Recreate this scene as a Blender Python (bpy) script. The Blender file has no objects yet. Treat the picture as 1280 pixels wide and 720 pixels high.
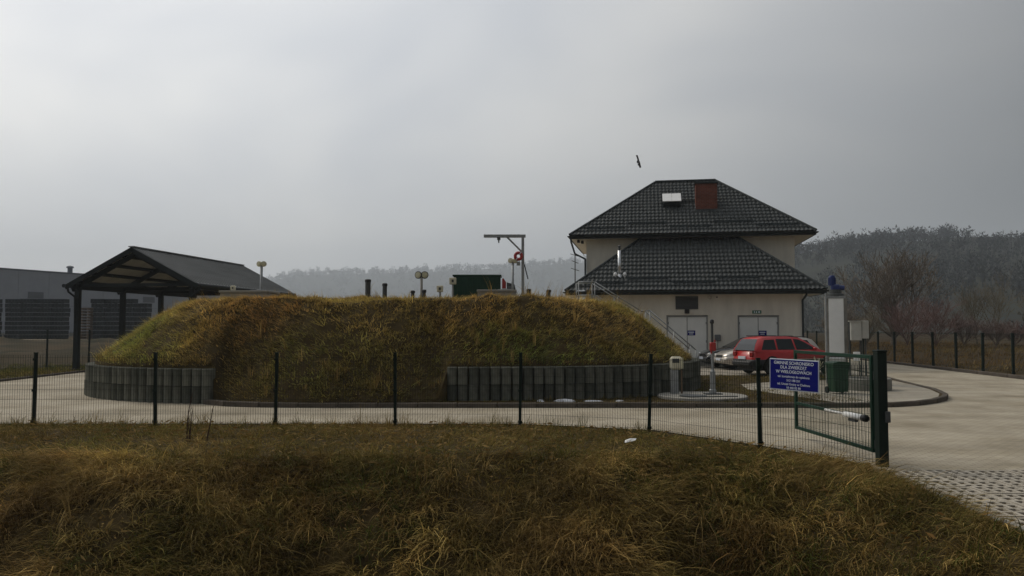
import bpy, bmesh, math, random
import numpy as np
from math import sin, cos, pi, radians as R
from mathutils import Vector, Matrix

scene = bpy.context.scene
COL = scene.collection
rng = np.random.default_rng(7)
random.seed(7)

# ------------------------------------------------------------------ camera
FOC, PITCH, CAMZ = 1005.0, R(2.85), 2.0
cam_d = bpy.data.cameras.new('camera')
cam = bpy.data.objects.new('camera', cam_d)
COL.objects.link(cam)
cam_d.sensor_width = 36.0
cam_d.lens = 36.0 * FOC / 1280.0
cam_d.clip_end = 6000
cam.location = (0, 0, CAMZ)
cam.rotation_euler = (R(90) + PITCH, 0, 0)
scene.camera = cam

# ------------------------------------------------------------------ sky, sun, exposure
SUN_EL, SUN_AZ = R(42), R(-52)          # azimuth from +Y, negative = to the left
world = bpy.data.worlds.new('World')
scene.world = world
world.use_nodes = True
nt = world.node_tree
nt.nodes.clear()
N = nt.nodes.new
out = N('ShaderNodeOutputWorld'); bg = N('ShaderNodeBackground')
sky = N('ShaderNodeTexSky'); sky.sky_type = 'NISHITA'; sky.sun_disc = False
sky.sun_elevation = SUN_EL; sky.sun_rotation = SUN_AZ
sky.air_density = 1.5; sky.dust_density = 4.0
tc = N('ShaderNodeTexCoord')
mp = N('ShaderNodeMapping'); mp.inputs['Scale'].default_value = (1.0, 1.0, 1.9)
mp.inputs['Rotation'].default_value = (0.0, 0.12, 0.5)
nz = N('ShaderNodeTexNoise'); nz.inputs['Scale'].default_value = 2.1; nz.inputs['Detail'].default_value = 3
nz.inputs['Roughness'].default_value = 0.5; nz.inputs['Distortion'].default_value = 0.35
cr = N('ShaderNodeValToRGB')
cr.color_ramp.elements[0].position = 0.34; cr.color_ramp.elements[0].color = (3.95, 4.12, 4.42, 1)
cr.color_ramp.elements[1].position = 0.68; cr.color_ramp.elements[1].color = (5.55, 5.53, 5.46, 1)
# the hidden sun brightens the cloud deck around it
dotn = N('ShaderNodeVectorMath'); dotn.operation = 'DOT_PRODUCT'
sv = Vector((sin(SUN_AZ) * cos(SUN_EL), cos(SUN_AZ) * cos(SUN_EL), sin(SUN_EL)))
dotn.inputs[1].default_value = sv
mr = N('ShaderNodeMapRange'); mr.inputs['From Min'].default_value = 0.15; mr.inputs['From Max'].default_value = 1.0
mr.inputs['To Min'].default_value = 0.28; mr.inputs['To Max'].default_value = 2.1
mulc = N('ShaderNodeVectorMath'); mulc.operation = 'SCALE'
mixs = N('ShaderNodeMix'); mixs.data_type = 'RGBA'; mixs.inputs['Factor'].default_value = 0.92
L = nt.links.new
L(tc.outputs['Generated'], mp.inputs['Vector']); L(mp.outputs['Vector'], nz.inputs['Vector'])
L(nz.outputs['Fac'], cr.inputs['Fac']); L(tc.outputs['Generated'], dotn.inputs[0])
L(dotn.outputs['Value'], mr.inputs['Value']); L(cr.outputs['Color'], mulc.inputs[0])
L(mr.outputs['Result'], mulc.inputs['Scale'])
L(sky.outputs['Color'], mixs.inputs['A']); L(mulc.outputs['Vector'], mixs.inputs['B'])
L(mixs.outputs['Result'], bg.inputs['Color'])
bg.inputs['Strength'].default_value = 0.1
L(bg.outputs['Background'], out.inputs['Surface'])

sun_d = bpy.data.lights.new('sun', 'SUN'); sun_d.energy = 1.0; sun_d.angle = R(16); sun_d.color = (1.0, 0.91, 0.76)
sun = bpy.data.objects.new('sun', sun_d); COL.objects.link(sun)
sun.rotation_euler = (-sv).to_track_quat('-Z', 'Y').to_euler()

vs = scene.view_settings
vs.view_transform = 'Standard'; vs.look = 'None'; vs.gamma = 1.0; vs.use_curve_mapping = False
vs.exposure = 0.14
scene.render.engine = 'CYCLES'
scene.cycles.use_denoising = True
scene.cycles.max_bounces = 6
scene.cycles.volume_bounces = 1

# ------------------------------------------------------------------ helpers
def tag(o, label=None, cat=None, group=None, kind=None):
    if label: o['label'] = label
    if cat: o['category'] = cat
    if group: o['group'] = group
    if kind: o['kind'] = kind
    return o

def at(px, py, Y):
    x = (px - 640) / FOC; y = -(py - 360) / FOC
    fw = cos(PITCH) - y * sin(PITCH); up = sin(PITCH) + y * cos(PITCH)
    return Vector((x / fw * Y, Y, CAMZ + up / fw * Y))

class MB:
    def __init__(s): s.v = []; s.f = []
    def add(s, vs, fs):
        b = len(s.v); s.v += [tuple(p) for p in vs]; s.f += [tuple(i + b for i in f) for f in fs]; return s
    def box(s, c, d, M=None, bev=0.0):
        hx, hy, hz = d[0] / 2, d[1] / 2, d[2] / 2
        if bev > 0:
            b = min(bev, hx * .9, hy * .9, hz * .9)
            bm = bmesh.new(); bmesh.ops.create_cube(bm, size=1)
            bmesh.ops.scale(bm, vec=d, verts=bm.verts)
            bmesh.ops.bevel(bm, geom=bm.edges[:], offset=b, segments=1, affect='EDGES')
            vs = [v.co.copy() for v in bm.verts]; bm.verts.index_update()
            fs = [[v.index for v in f.verts] for f in bm.faces]; bm.free()
        else:
            vs = [Vector((x, y, z)) for x in (-hx, hx) for y in (-hy, hy) for z in (-hz, hz)]
            fs = [(0, 1, 3, 2), (4, 6, 7, 5), (0, 4, 5, 1), (2, 3, 7, 6), (0, 2, 6, 4), (1, 5, 7, 3)]
        if M is not None: vs = [M @ v for v in vs]
        return s.add([v + Vector(c) for v in vs], fs)
    def tube(s, p, q, r0, r1=None, n=8, caps=True):
        r1 = r0 if r1 is None else r1
        p = Vector(p); q = Vector(q); d = (q - p)
        if d.length < 1e-6: return s
        d.normalize()
        a = d.orthogonal().normalized(); b = d.cross(a)
        vs = []
        for (c, r) in ((p, r0), (q, r1)):
            for k in range(n):
                t = 2 * pi * k / n; vs.append(c + (a * cos(t) + b * sin(t)) * r)
        fs = [(k, (k + 1) % n, n + (k + 1) % n, n + k) for k in range(n)]
        if caps: fs += [tuple(range(n))[::-1], tuple(range(n, 2 * n))]
        return s.add(vs, fs)
    def path(s, pts, r, n=8):
        for i in range(len(pts) - 1): s.tube(pts[i], pts[i + 1], r, r, n)
        return s
    def lathe(s, prof, n=16, c=(0, 0, 0), M=None):
        vs = []
        for (r, z) in prof:
            for k in range(n):
                t = 2 * pi * k / n; vs.append(Vector((r * cos(t), r * sin(t), z)))
        m = len(prof)
        fs = [(i * n + k, i * n + (k + 1) % n, (i + 1) * n + (k + 1) % n, (i + 1) * n + k) for i in range(m - 1) for k in range(n)]
        fs += [tuple(range(n))[::-1], tuple(range((m - 1) * n, m * n))]
        if M is not None: vs = [M @ v for v in vs]
        return s.add([v + Vector(c) for v in vs], fs)
    def prism(s, poly, t, M=None, c=(0, 0, 0)):
        """poly in local xz, extruded along y from -t/2 to t/2"""
        n = len(poly)
        vs = [Vector((x, -t / 2, z)) for x, z in poly] + [Vector((x, t / 2, z)) for x, z in poly]
        fs = [tuple(range(n)), tuple(range(n, 2 * n))[::-1]] + [(k, n + k, n + (k + 1) % n, (k + 1) % n) for k in range(n)]
        if M is not None: vs = [M @ v for v in vs]
        return s.add([v + Vector(c) for v in vs], fs)
    def mesh(s, name, smooth=False):
        me = bpy.data.meshes.new(name); me.from_pydata(s.v, [], s.f); me.update()
        bm = bmesh.new(); bm.from_mesh(me); bmesh.ops.recalc_face_normals(bm, faces=bm.faces[:]); bm.to_mesh(me); bm.free()
        if smooth:
            me.shade_smooth()
        return me
    def build(s, name, mat, parent=None, smooth=False, loc=None):
        me = s.mesh(name, smooth); me.materials.append(mat)
        return link(name, me, parent, loc)

def link(name, me, parent=None, loc=None, rz=0):
    o = bpy.data.objects.new(name, me); COL.objects.link(o)
    if parent is not None: o.parent = parent
    if loc is not None: o.location = loc
    if rz: o.rotation_euler = (0, 0, rz)
    return o

def empty(name, loc=(0, 0, 0), rz=0, label=None, cat=None, group=None, kind=None, parent=None):
    o = bpy.data.objects.new(name, None); COL.objects.link(o)
    o.location = loc; o.rotation_euler = (0, 0, rz); o.empty_display_size = 0.1
    if parent is not None: o.parent = parent
    return tag(o, label, cat, group, kind)

def copy_tree(o, parent=None):
    c = o.copy(); COL.objects.link(c); c.parent = parent
    for ch in o.children: copy_tree(ch, c)
    return c

def Rz(a): return Matrix.Rotation(a, 3, 'Z')
def Rx(a): return Matrix.Rotation(a, 3, 'X')
def Ry(a): return Matrix.Rotation(a, 3, 'Y')

# numpy value noise ------------------------------------------------
_T = np.random.default_rng(3).random((256, 256))
def vn(x, y, s=1.0, o=0.0):
    x = np.asarray(x, float) * s + o * 17.3 + 1000; y = np.asarray(y, float) * s + o * 31.7 + 1000
    xi = np.floor(x).astype(int); yi = np.floor(y).astype(int)
    fx = x - xi; fy = y - yi
    fx = fx * fx * (3 - 2 * fx); fy = fy * fy * (3 - 2 * fy)
    g = lambda a, b: _T[a & 255, b & 255]
    return (g(xi, yi) * (1 - fx) + g(xi + 1, yi) * fx) * (1 - fy) + (g(xi, yi + 1) * (1 - fx) + g(xi + 1, yi + 1) * fx) * fy
def fbm(x, y, s=1.0, o=0.0, n=4):
    r = 0; a = .5; t = 0
    for k in range(n):
        r = r + a * vn(x, y, s * 2 ** k, o + k * 3.1); t += a; a *= .5
    return r / t
def sst(a, b, x):
    t = np.clip((np.asarray(x, float) - a) / (b - a), 0, 1); return t * t * (3 - 2 * t)

# ------------------------------------------------------------------ materials
def mat(name, col, rough=0.7, metal=0.0, var=0.0, scale=5.0, bump=0.0, bscale=40.0, col2=None, coat=0.0, spec=0.5, detail=4, noise_space='Object', stretch=None):
    m = bpy.data.materials.new(name); m.use_nodes = True
    n = m.node_tree.nodes; l = m.node_tree.links
    b = n['Principled BSDF']
    b.inputs['Roughness'].default_value = rough; b.inputs['Metallic'].default_value = metal
    b.inputs['Specular IOR Level'].default_value = spec
    b.inputs['Coat Weight'].default_value = coat
    c = (*col, 1)
    t = n.new('ShaderNodeTexCoord')
    vec = t.outputs[noise_space]
    if stretch:
        mpn = n.new('ShaderNodeMapping'); mpn.inputs['Scale'].default_value = stretch
        l.new(vec, mpn.inputs['Vector']); vec = mpn.outputs['Vector']
    if var > 0 or col2:
        nn = n.new('ShaderNodeTexNoise'); nn.inputs['Scale'].default_value = scale; nn.inputs['Detail'].default_value = detail
        nn.inputs['Roughness'].default_value = 0.6
        l.new(vec, nn.inputs['Vector'])
        rp = n.new('ShaderNodeValToRGB'); rp.color_ramp.elements[0].position = .3; rp.color_ramp.elements[1].position = .7
        if col2: rp.color_ramp.elements[0].color = c; rp.color_ramp.elements[1].color = (*col2, 1)
        else:
            rp.color_ramp.elements[0].color = (*[v * (1 - var) for v in col], 1); rp.color_ramp.elements[1].color = (*[min(1, v * (1 + var)) for v in col], 1)
        l.new(nn.outputs['Fac'], rp.inputs['Fac']); l.new(rp.outputs['Color'], b.inputs['Base Color'])
    else:
        b.inputs['Base Color'].default_value = c
    if bump > 0:
        nb = n.new('ShaderNodeTexNoise'); nb.inputs['Scale'].default_value = bscale; nb.inputs['Detail'].default_value = 5
        l.new(vec, nb.inputs['Vector'])
        bp = n.new('ShaderNodeBump'); bp.inputs['Strength'].default_value = bump; bp.inputs['Distance'].default_value = 0.02
        l.new(nb.outputs['Fac'], bp.inputs['Height']); l.new(bp.outputs['Normal'], b.inputs['Normal'])
    return m

def attr_mat(name, rough=0.75, trans=0.25):
    m = bpy.data.materials.new(name); m.use_nodes = True
    n = m.node_tree.nodes; l = m.node_tree.links
    b = n['Principled BSDF']; b.inputs['Roughness'].default_value = rough; b.inputs['Specular IOR Level'].default_value = 0.04
    a = n.new('ShaderNodeAttribute'); a.attribute_name = 'tint'
    l.new(a.outputs['Color'], b.inputs['Base Color'])
    tr = n.new('ShaderNodeBsdfTranslucent'); l.new(a.outputs['Color'], tr.inputs['Color'])
    mx = n.new('ShaderNodeMixShader'); mx.inputs[0].default_value = trans
    l.new(b.outputs[0], mx.inputs[1]); l.new(tr.outputs[0], mx.inputs[2])
    l.new(mx.outputs[0], n['Material Output'].inputs['Surface'])
    return m

def brick_mat(name, c1, c2, mortar, bw, rh, ms, rough=0.85, bump=0.3, dirt=None, dscale=0.25, rot=0.0, mapping=None):
    m = bpy.data.materials.new(name); m.use_nodes = True
    n = m.node_tree.nodes; l = m.node_tree.links
    b = n['Principled BSDF']; b.inputs['Roughness'].default_value = rough; b.inputs['Specular IOR Level'].default_value = 0.12
    t = n.new('ShaderNodeTexCoord'); mpn = n.new('ShaderNodeMapping'); mpn.inputs['Rotation'].default_value = mapping or (0, 0, rot)
    l.new(t.outputs['Object'], mpn.inputs['Vector'])
    br = n.new('ShaderNodeTexBrick'); br.inputs['Scale'].default_value = 1.0
    br.inputs['Color1'].default_value = (*c1, 1); br.inputs['Color2'].default_value = (*c2, 1); br.inputs['Mortar'].default_value = (*mortar, 1)
    br.inputs['Brick Width'].default_value = bw; br.inputs['Row Height'].default_value = rh; br.inputs['Mortar Size'].default_value = ms
    l.new(mpn.outputs['Vector'], br.inputs['Vector'])
    nn = n.new('ShaderNodeTexNoise'); nn.inputs['Scale'].default_value = dscale; nn.inputs['Detail'].default_value = 6
    nn.inputs['Roughness'].default_value = .65
    l.new(t.outputs['Object'], nn.inputs['Vector'])
    rp = n.new('ShaderNodeMapRange'); rp.inputs['From Min'].default_value = .32; rp.inputs['From Max'].default_value = .62
    l.new(nn.outputs['Fac'], rp.inputs['Value'])
    mx = n.new('ShaderNodeMix'); mx.data_type = 'RGBA'; mx.blend_type = 'MULTIPLY'; mx.inputs['Factor'].default_value = 1.0
    dr = n.new('ShaderNodeMix'); dr.data_type = 'RGBA'
    dr.inputs['A'].default_value = (*(dirt or (.7, .68, .64)), 1); dr.inputs['B'].default_value = (1, 1, 1, 1)
    l.new(rp.outputs['Result'], dr.inputs['Factor'])
    l.new(br.outputs['Color'], mx.inputs['A']); l.new(dr.outputs['Result'], mx.inputs['B'])
    st_m = n.new('ShaderNodeMapping'); st_m.inputs['Scale'].default_value = (.12, .9, 1); st_n = n.new('ShaderNodeTexNoise'); st_n.inputs['Scale'].default_value = 1.0; st_n.inputs['Detail'].default_value = 7
    l.new(t.outputs['Object'], st_m.inputs['Vector']); l.new(st_m.outputs['Vector'], st_n.inputs['Vector'])
    st_r = n.new('ShaderNodeMapRange'); st_r.inputs['From Min'].default_value = .35; st_r.inputs['From Max'].default_value = .6; st_r.inputs['To Min'].default_value = .85; st_r.inputs['To Max'].default_value = 1.04
    l.new(st_n.outputs['Fac'], st_r.inputs['Value'])
    sc_m = n.new('ShaderNodeVectorMath'); sc_m.operation = 'SCALE'; l.new(mx.outputs['Result'], sc_m.inputs[0]); l.new(st_r.outputs['Result'], sc_m.inputs['Scale'])
    l.new(sc_m.outputs['Vector'], b.inputs['Base Color'])
    bp = n.new('ShaderNodeBump'); bp.inputs['Strength'].default_value = bump; bp.inputs['Distance'].default_value = 0.01; bp.invert = True
    l.new(br.outputs['Fac'], bp.inputs['Height']); l.new(bp.outputs['Normal'], b.inputs['Normal'])
    return m

M = {}
M['earth'] = mat('earth', (.034, .022, .009), .95, var=.4, scale=2.2, bump=1.0, bscale=9, col2=(.075, .055, .022), detail=10, spec=.06)
M['field'] = mat('field', (.07, .043, .021), .95, scale=.12, bump=.5, bscale=3, col2=(.06, .045, .02), detail=8, spec=.06)
M['paving'] = brick_mat('paving', (.51, .448, .34), (.445, .39, .30), (.26, .23, .18), .2, .1, .007, dirt=(.62, .60, .55), dscale=.5)
M['slab'] = brick_mat('slab', (.42, .38, .31), (.37, .335, .27), (.25, .225, .185), .2, .1, .006, dirt=(.75, .73, .7), dscale=.6)
M['concrete'] = mat('concrete', (.22, .21, .185), .9, var=.22, scale=3, bump=.3, bscale=60, spec=.06)
M['pale_concrete'] = mat('pale_concrete', (.30, .285, .25), .9, var=.16, scale=3, bump=.25, bscale=60, spec=.06)
M['slab_plain'] = mat('slab_plain', (.40, .36, .295), .9, var=.2, scale=2.5, bump=.4, bscale=50, spec=.06)
M['kerb'] = mat('kerb', (.10, .085, .07), .9, var=.25, scale=4, bump=.3, bscale=60, spec=.06)
M['block'] = mat('block', (.13, .131, .107), .92, var=.35, scale=3.0, bump=.4, bscale=50, noise_space='Object', spec=.06)
M['block_dark'] = mat('block_dark', (.085, .088, .072), .92, var=.35, scale=3.0, bump=.4, bscale=50, spec=.06)
M['fence_green'] = mat('fence_green', (.005, .013, .009), .6, var=.2, scale=8, spec=.2)
M['gate_green'] = mat('gate_green', (.006, .034, .019), .6, var=.2, scale=8, spec=.2)
M['steel'] = mat('steel', (.30, .31, .31), .5, .6, var=.2, scale=9)
M['dark_steel'] = mat('dark_steel', (.06, .065, .065), .55, .3, var=.2, scale=9)
M['stainless'] = mat('stainless', (.75, .76, .76), .3, .85, var=.1, scale=9)
M['plaster'] = mat('plaster', (.68, .64, .55), .9, var=.10, scale=1.6, stretch=(1.5, 1.5, .35), detail=8, bump=.15, bscale=120, spec=.06)
M['white'] = mat('white', (.78, .78, .76), .6, var=.05, scale=3)
M['soffit'] = mat('soffit', (.52, .48, .41), .8, var=.06, scale=3)
M['door'] = mat('door', (.74, .745, .71), .5, var=.06, scale=1.5)
M['door_frame'] = mat('door_frame', (.26, .265, .255), .6)
M['tile'] = mat('tile', (.038, .043, .041), .55, 0.0, var=.4, scale=4.0, spec=.3, detail=6)
M['trim'] = mat('trim', (.022, .028, .028), .5, var=.2, scale=5, spec=.2)
M['louver'] = mat('louver', (.11, .115, .115), .6)
M['black'] = mat('black', (.012, .012, .013), .5)
M['brick'] = brick_mat('brick', (.22, .062, .035), (.16, .045, .028), (.17, .12, .10), .25, .077, .008, dscale=2.0, mapping=(R(90), 0, 0))
M['canopy_roof'] = mat('canopy_roof', (.15, .155, .15), .55, .1, var=.2, scale=1.5, stretch=(1, .2, 1))
M['canopy_steel'] = mat('canopy_steel', (.010, .014, .014), .6, var=.25, scale=5, spec=.2)
M['osb'] = mat('osb', (.36, .35, .30), .8, var=.15, scale=2)
M['cladding'] = mat('cladding', (.29, .31, .345), .6, .1, var=.06, scale=.6)
M['cladding_trim'] = mat('cladding_trim', (.13, .145, .17), .6, .1)
M['crate'] = mat('crate', (.007, .011, .013), .7, var=.3, scale=2, spec=.1)
M['crate_rim'] = mat('crate_rim', (.028, .036, .04), .7, var=.3, scale=2, spec=.1)
M['wood_pallet'] = mat('wood_pallet', (.13, .085, .05), .8, var=.3, scale=2)
M['sign_blue'] = mat('sign_blue', (.003, .006, .15), .6, var=.05, scale=2, spec=.1)
M['sign_white'] = mat('sign_white', (.62, .66, .72), .5)
M['sign_green'] = mat('sign_green', (.01, .12, .05), .5)
M['red'] = mat('red', (.34, .016, .014), .45, var=.1, scale=4)
M['blue_paint'] = mat('blue_paint', (.008, .022, .12), .45, var=.15, scale=6)
M['bin_green'] = mat('bin_green', (.004, .038, .014), .5, var=.15, scale=4)
M['box_green'] = mat('box_green', (.016, .052, .030), .6, var=.2, scale=3, spec=.2)
M['cream'] = mat('cream', (.58, .54, .40), .6, var=.08, scale=5)
M['lens'] = mat('lens', (.58, .55, .38), .5, var=.2, scale=6)
M['grey_box'] = mat('grey_box', (.42, .41, .37), .6, var=.1, scale=4)
M['snow'] = mat('snow', (.50, .51, .53), .8, var=.1, scale=8, bump=.5, bscale=20)
M['paper'] = mat('paper', (.75, .75, .73), .7)
M['bark'] = mat('bark', (.14, .112, .082), .95, var=.3, scale=5)
M['bark_red'] = mat('bark_red', (.15, .085, .070), .95, var=.3, scale=5)
M['bark_olive'] = mat('bark_olive', (.14, .115, .07), .95, var=.3, scale=5)
M['bark_pink'] = mat('bark_pink', (.19, .13, .105), .95, var=.3, scale=5)
M['stalk'] = mat('stalk', (.055, .032, .022), .9, var=.3, scale=20, spec=.1)
M['feather'] = mat('feather', (.02, .012, .011), .8, var=.3, scale=20)
M['grass'] = attr_mat('grass')
M['forest'] = attr_mat('forest', .95, .0)
M['hill'] = mat('hill', (.020, .023, .018), .95, scale=.03, col2=(.036, .038, .026), detail=6, spec=.06)
# vehicle materials
M['paint_red'] = mat('paint_red', (.46, .010, .010), .35, 0, coat=.25)
M['paint_silver'] = mat('paint_silver', (.50, .46, .40), .3, .4, coat=.6)
M['paint_black'] = mat('paint_black', (.012, .014, .018), .25, 0, coat=.8)
M['glass'] = mat('glass', (.008, .012, .013), .12, 0, spec=.45)
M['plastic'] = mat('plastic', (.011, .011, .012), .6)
M['tyre'] = mat('tyre', (.009, .009, .009), .85)
M['rim'] = mat('rim', (.35, .35, .35), .4, .7)
M['lamp_red'] = mat('lamp_red', (.25, .01, .01), .2)
M['lamp_clear'] = mat('lamp_clear', (.75, .75, .72), .15)
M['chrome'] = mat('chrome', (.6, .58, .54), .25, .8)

# ------------------------------------------------------------------ ground
FCORNER = [(-14.75, 16.5), (-12.25, 16.5), (-9.75, 16.5), (-7.27, 16.5), (-4.82, 16.5), (-2.38, 16.5), (0.16, 16.45), (2.62, 15.5), (4.12, 13.45), (5.36, 11.75)]
def fence_y(x):
    xs = [p[0] for p in FCORNER]; ys = [p[1] for p in FCORNER]
    return np.interp(x, xs, ys)

def gh(x, y):
    """ground height"""
    x = np.asarray(x, float); y = np.asarray(y, float)
    edge = 12.5 + 1.7 * (fbm(x, y * 0, .45, 5, 3) - .5) - 0.9 * sst(1.5, 5, x)
    down = sst(0, 4.9, edge - y)
    up = sst(7.2, 4.6, y)
    ditch = -2.0 * down * (1 - up) * (1 - sst(2.2, 5.0, x))
    near = (1 - sst(15.5, 16.4, y - (fence_y(x) - 16.5))) * (1 - sst(4.2, 4.9, x)) * sst(-40, -30, x)
    bump = 0.26 * (fbm(x, y, .55, 1) - .5) * (1 + .9 * down) + .16 * (fbm(x, y, 1.7, 2) - .5) * (0.4 + down) + .55 * down * (fbm(x, y, 1.25, 19, 2) - .5)
    z = -0.02 + ditch + near * (bump * (0.35 + 0.9 * down) + 0.05)
    # rougher raised land to the left beyond the yard
    far_left = sst(-22, -26, x - (y - 40) * .13) * sst(42, 60, y) * (1 - sst(150, 220, y))
    z = z + far_left * (0.5 * sst(55, 90, y) + .5 * (fbm(x, y, .15, 8) - .45))
    # field right of the yard
    fr = sst(22.5, 27, x - .1 * (y - 33)) * sst(0, 15, y)
    z = z + fr * (.35 * sst(30, 80, y) + .25 * (fbm(x, y, .2, 9) - .5))
    return z

def grid_mesh(name, xs, ys, zf, m, smooth=True):
    X, Y = np.meshgrid(xs, ys); Z = zf(X, Y)
    nx, ny = len(xs), len(ys)
    V = np.stack([X, Y, Z], -1).reshape(-1, 3)
    i = np.arange(nx * ny).reshape(ny, nx)
    F = np.stack([i[:-1, :-1], i[:-1, 1:], i[1:, 1:], i[1:, :-1]], -1).reshape(-1, 4)
    me = np_mesh(name, V, F); me.materials.append(m)
    if smooth: me.shade_smooth()
    return me

def np_mesh(name, V, F, tint=None):
    me = bpy.data.meshes.new(name)
    V = np.ascontiguousarray(V, np.float32); F = np.asarray(F)
    k = F.shape[1]
    me.vertices.add(len(V)); me.vertices.foreach_set('co', V.ravel())
    me.loops.add(F.size); me.loops.foreach_set('vertex_index', F.ravel().astype(np.int32))
    me.polygons.add(len(F)); me.polygons.foreach_set('loop_start', np.arange(0, F.size, k, dtype=np.int32))
    if tint is not None:
        a = me.attributes.new('tint', 'FLOAT_COLOR', 'POINT')
        a.data.foreach_set('color', np.concatenate([tint, np.ones((len(tint), 1))], 1).astype(np.float32).ravel())
    me.update(calc_edges=True); me.validate()
    return me

def spaced(*segs):
    r = []
    for a, b, s in segs: r += list(np.arange(a, b, s))
    return np.array(r + [segs[-1][1]])

gx = spaced((-2150, -200, 150), (-200, -40, 8), (-40, -16, 1.5), (-16, 9, .2), (9, 40, 1.5), (40, 200, 8), (200, 2150, 150))
gy = spaced((-250, -20, 40), (-20, 3, 2), (3, 17.2, .2), (17.2, 60, 1.5), (60, 200, 6), (200, 3150, 120))
ground = link('ground', grid_mesh('ground', gx, gy, gh, M['field']))
tag(ground, 'brown dry-grass ground reaching to the hills', kind='structure')

def poly_sheet(name, pts, z, m, parent=None, label=None, thick=0.0):
    bm = bmesh.new(); vs = [bm.verts.new((x, y, z)) for x, y in pts]
    f = bm.faces.new(vs); bmesh.ops.recalc_face_normals(bm, faces=bm.faces[:])
    if f.normal.z < 0: f.normal_flip()
    bmesh.ops.triangulate(bm, faces=bm.faces[:])
    me = bpy.data.meshes.new(name); bm.to_mesh(me); bm.free(); me.materials.append(m)
    o = link(name, me, parent)
    if parent is None: tag(o, label, kind='structure')
    return o

# yard paving: from the fence to the right-hand fence and round behind the mound
yard = [(-2.4, 17.0), (0.2, 16.95), (2.8, 15.9), (4.3, 13.7), (5.25, 11.9), (5.12, 11.45), (16, 11.45), (19, 22), (20.0, 33), (22.2, 55), (23.5, 62),
        (-9, 62), (-12.2, 52), (-17.6, 47), (-19.2, 40), (-19.4, 36), (-19.1, 30), (-19.0, 17.0)]
poly_sheet('yard_paving', yard, 0.0, M['paving'], label='light grey block paving of the yard and driveway')

# ------------------------------------------------------------------ grass blades
PAL = {'straw': (.42, .30, .115), 'tan': (.28, .185, .062), 'brown': (.14, .086, .030), 'rust': (.175, .090, .030), 'olive': (.125, .110, .030), 'green': (.072, .098, .022), 'dark': (.045, .034, .015)}
PN = list(PAL); PV = np.array([PAL[k] for k in PN])

def pick_tint(x, y, weights, s=0.35, o=0.0, bias=None):
    """colour mixed from slow noise fields, one per palette entry"""
    n = len(x); W = np.zeros((n, len(PN)))
    for k, nm in enumerate(PN):
        w = weights.get(nm, 0)
        if w: W[:, k] = w * np.exp(5.5 * (fbm(x, y, s, 11 + k * 2.3 + o, 3) - .5)) * np.exp(rng.normal(0, .5, n)) * (bias(nm, x, y) if bias else 1)
    W = W / W.sum(1, keepdims=True)
    return W @ PV

def blades(root, dirv, length, width, lift, droop, tint, segs=3):
    """root (n,3); dirv (n,3) horizontal lean direction; lift = initial upward share; droop per segment"""
    n = len(root)
    side = np.cross(dirv, [0, 0, 1.0]); side /= np.linalg.norm(side, axis=1, keepdims=True) + 1e-9
    tw = rng.uniform(-.9, .9, (n, 1)); side = side * np.cos(tw) + np.array([0, 0, 1.0]) * np.sin(tw) * .6
    P = [root]; d = dirv * (1 - lift[:, None]) + np.array([0, 0, 1.0]) * lift[:, None]
    d /= np.linalg.norm(d, axis=1, keepdims=True)
    p = root
    for s in range(segs):
        p = p + d * (length / segs)[:, None]; P.append(p)
        d = d + np.array([0, 0, -1.0]) * droop[:, None] + rng.normal(0, .12, (n, 3))
        d /= np.linalg.norm(d, axis=1, keepdims=True)
    V = []; T = []
    for s in range(segs):
        w = width * (1 - .75 * s / segs) * .5
        V += [P[s] - side * w[:, None], P[s] + side * w[:, None]]
        T += [tint, tint]
    V.append(P[segs]); T.append(tint * 1.1)
    k = 2 * segs + 1
    V = np.stack(V, 1).reshape(-1, 3); T = np.stack(T, 1).reshape(-1, 3)
    tri = []
    for s in range(segs - 1):
        a = 2 * s; tri += [(a, a + 1, a + 3), (a, a + 3, a + 2)]
    a = 2 * (segs - 1); tri.append((a, a + 1, a + 2))
    F = (np.arange(n)[:, None, None] * k + np.array(tri)[None]).reshape(-1, 3)
    return V, F, T

def grass_obj(name, sets, label):
    Vs, Fs, Ts, b = [], [], [], 0
    for V, F, T in sets: Vs.append(V); Fs.append(F + b); Ts.append(T); b += len(V)
    me = np_mesh(name, np.concatenate(Vs), np.concatenate(Fs), np.concatenate(Ts)); me.materials.append(M['grass'])
    o = link(name, me); return tag(o, label, 'grass', kind='stuff')

def tufts(cx, cy, zf, per, rad, length, width, lift, droop, flow, weights, segs=3, s=.35, o=0.0, fspread=1.0, bias=None, gain=1.0, patch=0.0):
    """tufts of blades: centres (cx,cy), per blades each"""
    n = len(cx)
    ln = length * rng.lognormal(0, .38, n); ti = pick_tint(cx, cy, weights, s, o, bias) * gain * rng.lognormal(0, .22, (n, 1)) * np.exp(patch * (fbm(cx, cy, 1.5, 93 + o, 3) - .5))[:, None]
    fa = flow + 3.0 * (fbm(cx, cy, .8, 40 + o, 2) - .5) + rng.normal(0, .3, n)
    idx = np.repeat(np.arange(n), per)
    m = len(idx)
    r = rad * np.sqrt(rng.random(m)); a = rng.uniform(0, 2 * pi, m)
    x = cx[idx] + r * np.cos(a); y = cy[idx] + r * np.sin(a)
    ang = fa[idx] + rng.normal(0, fspread * .6, m)
    z = zf(x, y)
    root = np.stack([x, y, z - .01], 1)
    dv = np.stack([np.cos(ang), np.sin(ang), np.zeros(m)], 1)
    l = ln[idx] * rng.uniform(.5, 1.2, m)
    T = ti[idx] * rng.lognormal(0, .28, (m, 1))
    return blades(root, dv, l, width * rng.uniform(.6, 1.4, m), np.clip(lift + rng.normal(0, .12, m), .05, .95), np.abs(droop * rng.uniform(.4, 1.5, m)), T, segs)

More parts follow.
